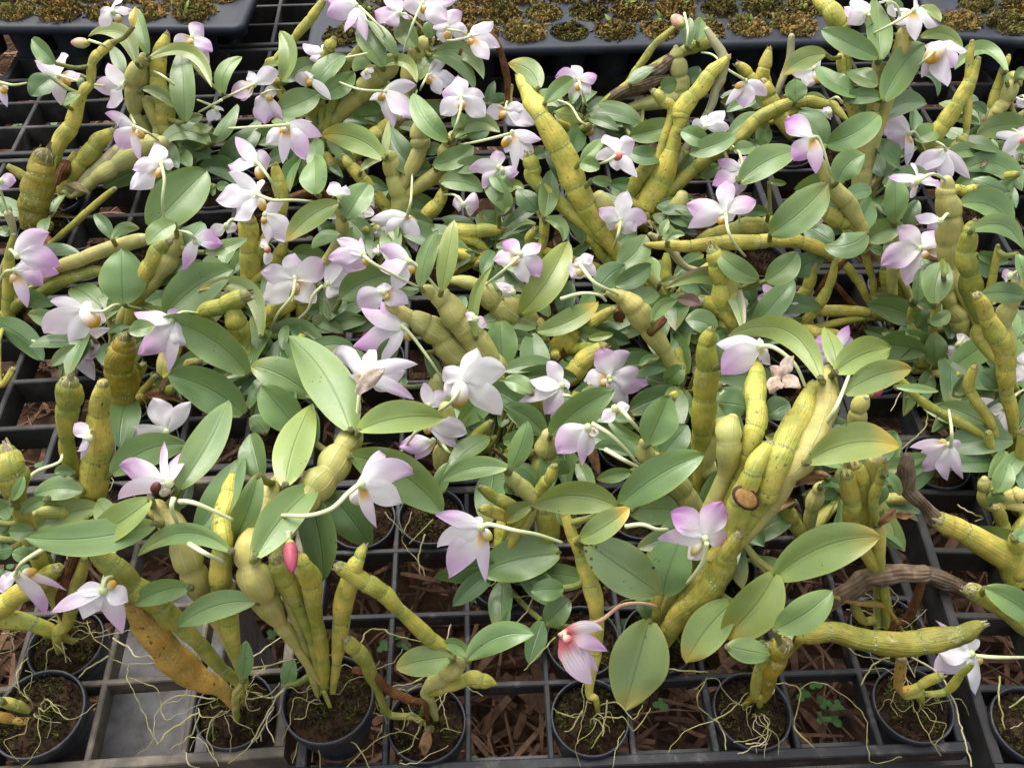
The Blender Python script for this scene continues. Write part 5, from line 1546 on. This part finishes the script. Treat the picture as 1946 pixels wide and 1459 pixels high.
for fi, (c, tips, lip, st, zo) in enumerate(flowers):
    ax = st[-1] if st else c
    nr = near(ax[0], ax[1]); pid = nr[3]
    if st:
        A = at(ax[0], ax[1], place(ax[0], ax[1], nr[2], .5, .02).z+.004)
        Cc = place(c[0], c[1], A, .55, .05); Cc = at(c[0], c[1], max(.03, Cc.z+.016+zo*.01))
    else:
        Cc = at(c[0], c[1], max(.03, place(c[0], c[1], nr[2], .5, .03).z+.022+zo*.01)); A = nr[2]
    dep = topix(Cc)[2]
    fm = MB(); blob(fm, Cc-FACE*.001, V((0, -.3, -1)), .0030, 1.3, 1)
    fl = link("flower", fm.mesh("flower", M_STALK, origin=Cc), PLANT[pid], Cc-POTS[pid])
    for ti, (x, y, wd, k) in enumerate(tips):
        T = place(x, y, Cc, .5, .035); Lp = math.hypot(x-c[0], y-c[1])
        T = at(x, y, T.z-rv.uniform(.001, .007))
        ww = wd*dep/F*1.04; pet = wd > Lp*.52
        D = (T-Cc); M = (Cc+T)/2 + V((0, 0, 1))*D.length*rv.uniform(.05, .20)+V((rv.uniform(-1, 1), rv.uniform(-1, 1), 0))*D.length*.05
        mb = MB(); off = FACE*(-.0005*ti)
        blade(mb, Cc+off, M+off, T+off, ww, prof_petal if pet else prof_sepal, rv.uniform(-.65, .65), rv.uniform(-.10, .15), rv.uniform(-.45, -.05), .17 if pet else .09, 12, 9, fi*3.1+ti)
        cc = tone(k); mp = M_PETAL
        if lip and lip[3] in 'oy':
            a1 = V((x-c[0], y-c[1])).normalized().dot(V((lip[0]-c[0], lip[1]-c[1])).normalized()); mp = M_PETALO if a1 > .72 else M_PETAL
        if lip and lip[3] == 'r' and len(st) > 4: mp = M_PETALR
        nm = "petal" if pet else "sepal"
        link(nm, mb.mesh(nm, mp, origin=Cc), fl, None, vary(cc, .04, k/9.0))
    if lip:
        lx, ly, lr, lt = lip; Lc = place(lx, ly, Cc, .5, .02); Lc = at(lx, ly, Lc.z+.001); ax3 = (Lc-Cc) if (Lc-Cc).length > .001 else V((0, 0, -1))
        r = lr*dep/F; mb = MB(); bigl = lr > 73*SC and lt == 'o'; blob(mb, Cc.lerp(Lc, .70)+FACE*(.0012 if bigl else .005 if lt == 'd' or lt == 'r' else -.0040), ax3, r*(.62 if lt == 'r' else (.92 if bigl else .58)), max(1.05, min(1.7, ax3.length/r*.9)), .8, 10, 14)
        link("lip", mb.mesh("lip", M_LIP['w'] if bigl else M_LIP[lt], origin=Cc), fl)
        if lt == 'd':
            mb = MB(); blob(mb, Cc.lerp(Lc, .55)+FACE*(r*.70+.006)+V((-r*.4, 0, r*.5)), FACE, r*.6, .5, .8); link("throat", mb.mesh("throat", M_THROAT if lt == 'd' else M_THROATR, origin=Cc), fl)
    if st and len(st) > 1:
        pk = M_PINKSTALK if lip and lip[3] == 'r' and len(st) > 4 else None
        add_stalk(stalk_path(st, Cc.z+.002, A.z), fl, Cc, m=pk)
    elif not st:
        d = A-Cc
        pth = catmull([tuple(Cc), tuple(Cc.lerp(A, .4)+V((0, 0, .008))), tuple(A)], 6); add_stalk([V(q) for q in pth], fl, Cc)
for (b, t, r, ty, st) in buds:
    nr = near(st[-1][0], st[-1][1]); pid = nr[3]; A = at(st[-1][0], st[-1][1], place(st[-1][0], st[-1][1], nr[2], .5, .02).z+.006)
    B = at(b[0], b[1], place(b[0], b[1], A, .4, .03).z+.024); T = at(t[0], t[1], B.z-.003); dep = topix(B)[2]; rr = r*dep/F
    mb = MB(); blob(mb, B.lerp(T, .5), T-B, rr*1.15, (T-B).length*.5/(rr*1.15), .95, 14, 14, .55)
    m = M_BUDP if ty == 'p' or ty == 'q' else M_BUD
    bo = link("bud", mb.mesh("bud", m, origin=POTS[pid]), PLANT[pid])
    mb = MB(); blob(mb, B.lerp(T, .08), T-B, rr*.55, 1.0, 1); link("bud_base", mb.mesh("bud_base", M_SEPALGREEN, origin=POTS[pid]), bo)
    add_stalk(stalk_path(st, B.z, max(A.z, B.z-.004)), bo, POTS[pid])
for st in stalks:
    a, b = near(*st[0][:2]), near(*st[-1][:2])
    z1 = place(*st[-1][:2], b[2], .5, .02).z+.006; z0 = place(*st[0][:2], at(*st[-1][:2], z1), .5, .04).z+.028; z1 += .014
    add_stalk(stalk_path(st, z0, z1), PLANT[b[3]], POTS[b[3]])
for (a, b, wd) in tatters:
    nr = near(a[0], a[1]); pid = nr[3]; z = nr[2].z+.03
    A, B = at(a[0], a[1], z), at(b[0], b[1], z+.004); mb = MB()
    blade(mb, A, (A+B)/2+V((0, 0, .006)), B, wd*topix(A)[2]/F, prof_sepal, rv.uniform(-.4, .4), .3, -.4, .35, 12, 9, wd)
    o = link("withered_petal", mb.mesh("withered_petal", M_DRY, origin=POTS[pid]), PLANT[pid], None, vary((.60, .50, .42), .1)); o['label'] = "papery withered brownish petal"
# ---------------------------------------------------------------- roots
def root_tube(pts, pid, r, m):
    pth = []
    for i, q in enumerate(catmull([tuple(p) for p in pts], 7)):
        p = V(q); pth.append(p+V((noise.noise(p*160), noise.noise(p*160+V((9, 0, 0))), noise.noise(p*160+V((0, 9, 0)))))*.0016)
    n = len(pth); mb = MB(); tube(mb, pth, [r*(1-.35*i/n) for i in range(n)], [i/n for i in range(n)], 6)
    link("root", mb.mesh("root", m, origin=POTS[pid]), PLANT[pid])
for ri, px in enumerate(roots):
    x, y = px[0][:2]; pid = min(PLANT, key=lambda k: (topix(POTS[k])[0]-x)**2+(topix(POTS[k])[1]-y)**2)
    n = len(px); z0 = .016+.012*rv.random(); pts = []
    for i, p in enumerate(px): pts.append(at(p[0], p[1], z0-.006*i/n+.006*sin(i*1.9+ri)))
    root_tube(pts, pid, rv.choice((.0004, .0006, .0008)), rv.choice((M_ROOT, M_ROOT, M_PALEROOT)))
for pid in PLANT:
    for q in range(6 if POTS[pid].y > .34 else 9):
        a = rv.uniform(0, 6.3); R = rv.uniform(.015, .050); c = POTS[pid]; pts = [c+V((cos(a)*.006, sin(a)*.006, .004))]
        for i in range(1, 5):
            a += rv.uniform(-.5, .5); pts.append(c+V((cos(a)*R*i/4, sin(a)*R*i/4, .012+.014*sin(pi*i/4)*rv.random()-.004*(i == 4))))
        root_tube(pts, pid, rv.choice((.0003, .0004, .0006)), rv.choice((M_ROOT, M_ROOT, M_PALEROOT)))
# ---------------------------------------------------------------- undergrowth of the same plants: lower leaves, old canes
rf = random.Random(21)
for pid in PLANT:
    if pid in (7, 16, 11, 13, 19): continue
    nq = 24 if POTS[pid].y > .42 else (6 if POTS[pid].y > .36 else 0)
    if pid in (1, 3, 4, 5, 6, 21): nq = 3
    for q in range(nq):
        a = rf.uniform(0, 6.3); c = POTS[pid]; rr = rf.uniform(.008, .035); B = c+V((cos(a)*rr, sin(a)*rr, rf.uniform(.010, .042))); L = rf.uniform(.034, .070); a += rf.uniform(-.8, .8)
        T = B+V((cos(a)*L, sin(a)*L, rf.uniform(-.014, .008))); T.z = max(T.z, .012); mb = MB()
        blade(mb, B, (B+T)/2+V((0, 0, L*.2)), T, L*rf.uniform(.30, .44), prof_leaf, rf.uniform(-.6, .6), rf.choice((.2, .3)), 0, .06, 11, 7, q+pid)
        link("leaf", mb.mesh("leaf", M_LEAF, origin=c), PLANT[pid], None, vary(LT[rf.choice('gdd')][0], .2, rf.choice((0, 0, .3))))
        if q % 3 == 0:
            st = c+V((cos(a)*.006, sin(a)*.006, 0)); pth = [V(p) for p in catmull([tuple(st), tuple(st.lerp(B, .5)+V((0, 0, .006))), tuple(B)], 5)]; mb = MB()
            tube(mb, pth, [.0022]*len(pth), [i/5 for i in range(len(pth))], 8); link("leaf_stem", mb.mesh("leaf_stem", M_CANE, origin=c), PLANT[pid], None, vary((.20, .21, .06), .1, 0))
    for q in range(3 if POTS[pid].y > .34 else 0):
        a = rf.uniform(0, 6.3); c = POTS[pid]; L = rf.uniform(.04, .075); d = V((cos(a)*.6, sin(a)*.6, .55)).normalized()
        pts = [(*(c+V((cos(a)*.008, sin(a)*.008, 0))), .0028, 0.), (*(c+d*L*.35), .0055, 1.), (*(c+d*L*.7), .0062, 2.), (*(c+d*L), .0035, 3.)]
        pt = catmull(pts, 8); mb = MB(); tube(mb, [V(p[:3]) for p in pt], [p[3]*(1+.14*sin(pi*(p[4] % 1))) for p in pt], [p[4] for p in pt], 12, True, .9, .15, q+pid)
        ty = rf.choice('ggsy'); link(CNAME[ty], mb.mesh(CNAME[ty], M_SHEATH if ty == 's' else M_CANE, origin=c), PLANT[pid], None, vary(CT_[ty][0], .2, .5))
for pid in PLANT:   # dry leaf scraps and old sheaths caught among the roots
    if POTS[pid].y < .40: continue
    for q in range(3):
        c = POTS[pid]; a = rf.uniform(0, 6.3); B = c+V((cos(a)*.02, sin(a)*.02, rf.uniform(.006, .03))); a2 = rf.uniform(0, 6.3); L = rf.uniform(.02, .045)
        T = B+V((cos(a2)*L, sin(a2)*L, rf.uniform(-.01, .008))); T.z = max(T.z, .006); mb = MB()
        blade(mb, B, (B+T)/2+V((0, 0, L*.25)), T, L*rf.uniform(.15, .35), prof_sepal, rf.uniform(-.9, .9), .35, -.4, .35, 10, 7, q*2.1+pid)
        o = link("dry_leaf", mb.mesh("dry_leaf", M_DRY, origin=c), PLANT[pid], None, vary(rf.choice(((.30, .18, .09), (.20, .11, .05), (.42, .34, .22))), .2)); o['label'] = "dry brown leaf scrap"
# the brown scar on the knobby yellow cane
nr = near(1417, 946); S0 = at(1417, 946, nr[2].z+.008); mb = MB(); blob(mb, S0, FACE, .0078, .30, 1.45, 8, 18)
link("scar", mb.mesh("scar", M_SCARRIM, origin=POTS[nr[3]]), PLANT[nr[3]]); mb = MB(); blob(mb, S0+FACE*.0008, FACE, .0066, .30, 1.45, 8, 18)
link("scar", mb.mesh("scar", M_SCAR, origin=POTS[nr[3]]), PLANT[nr[3]])
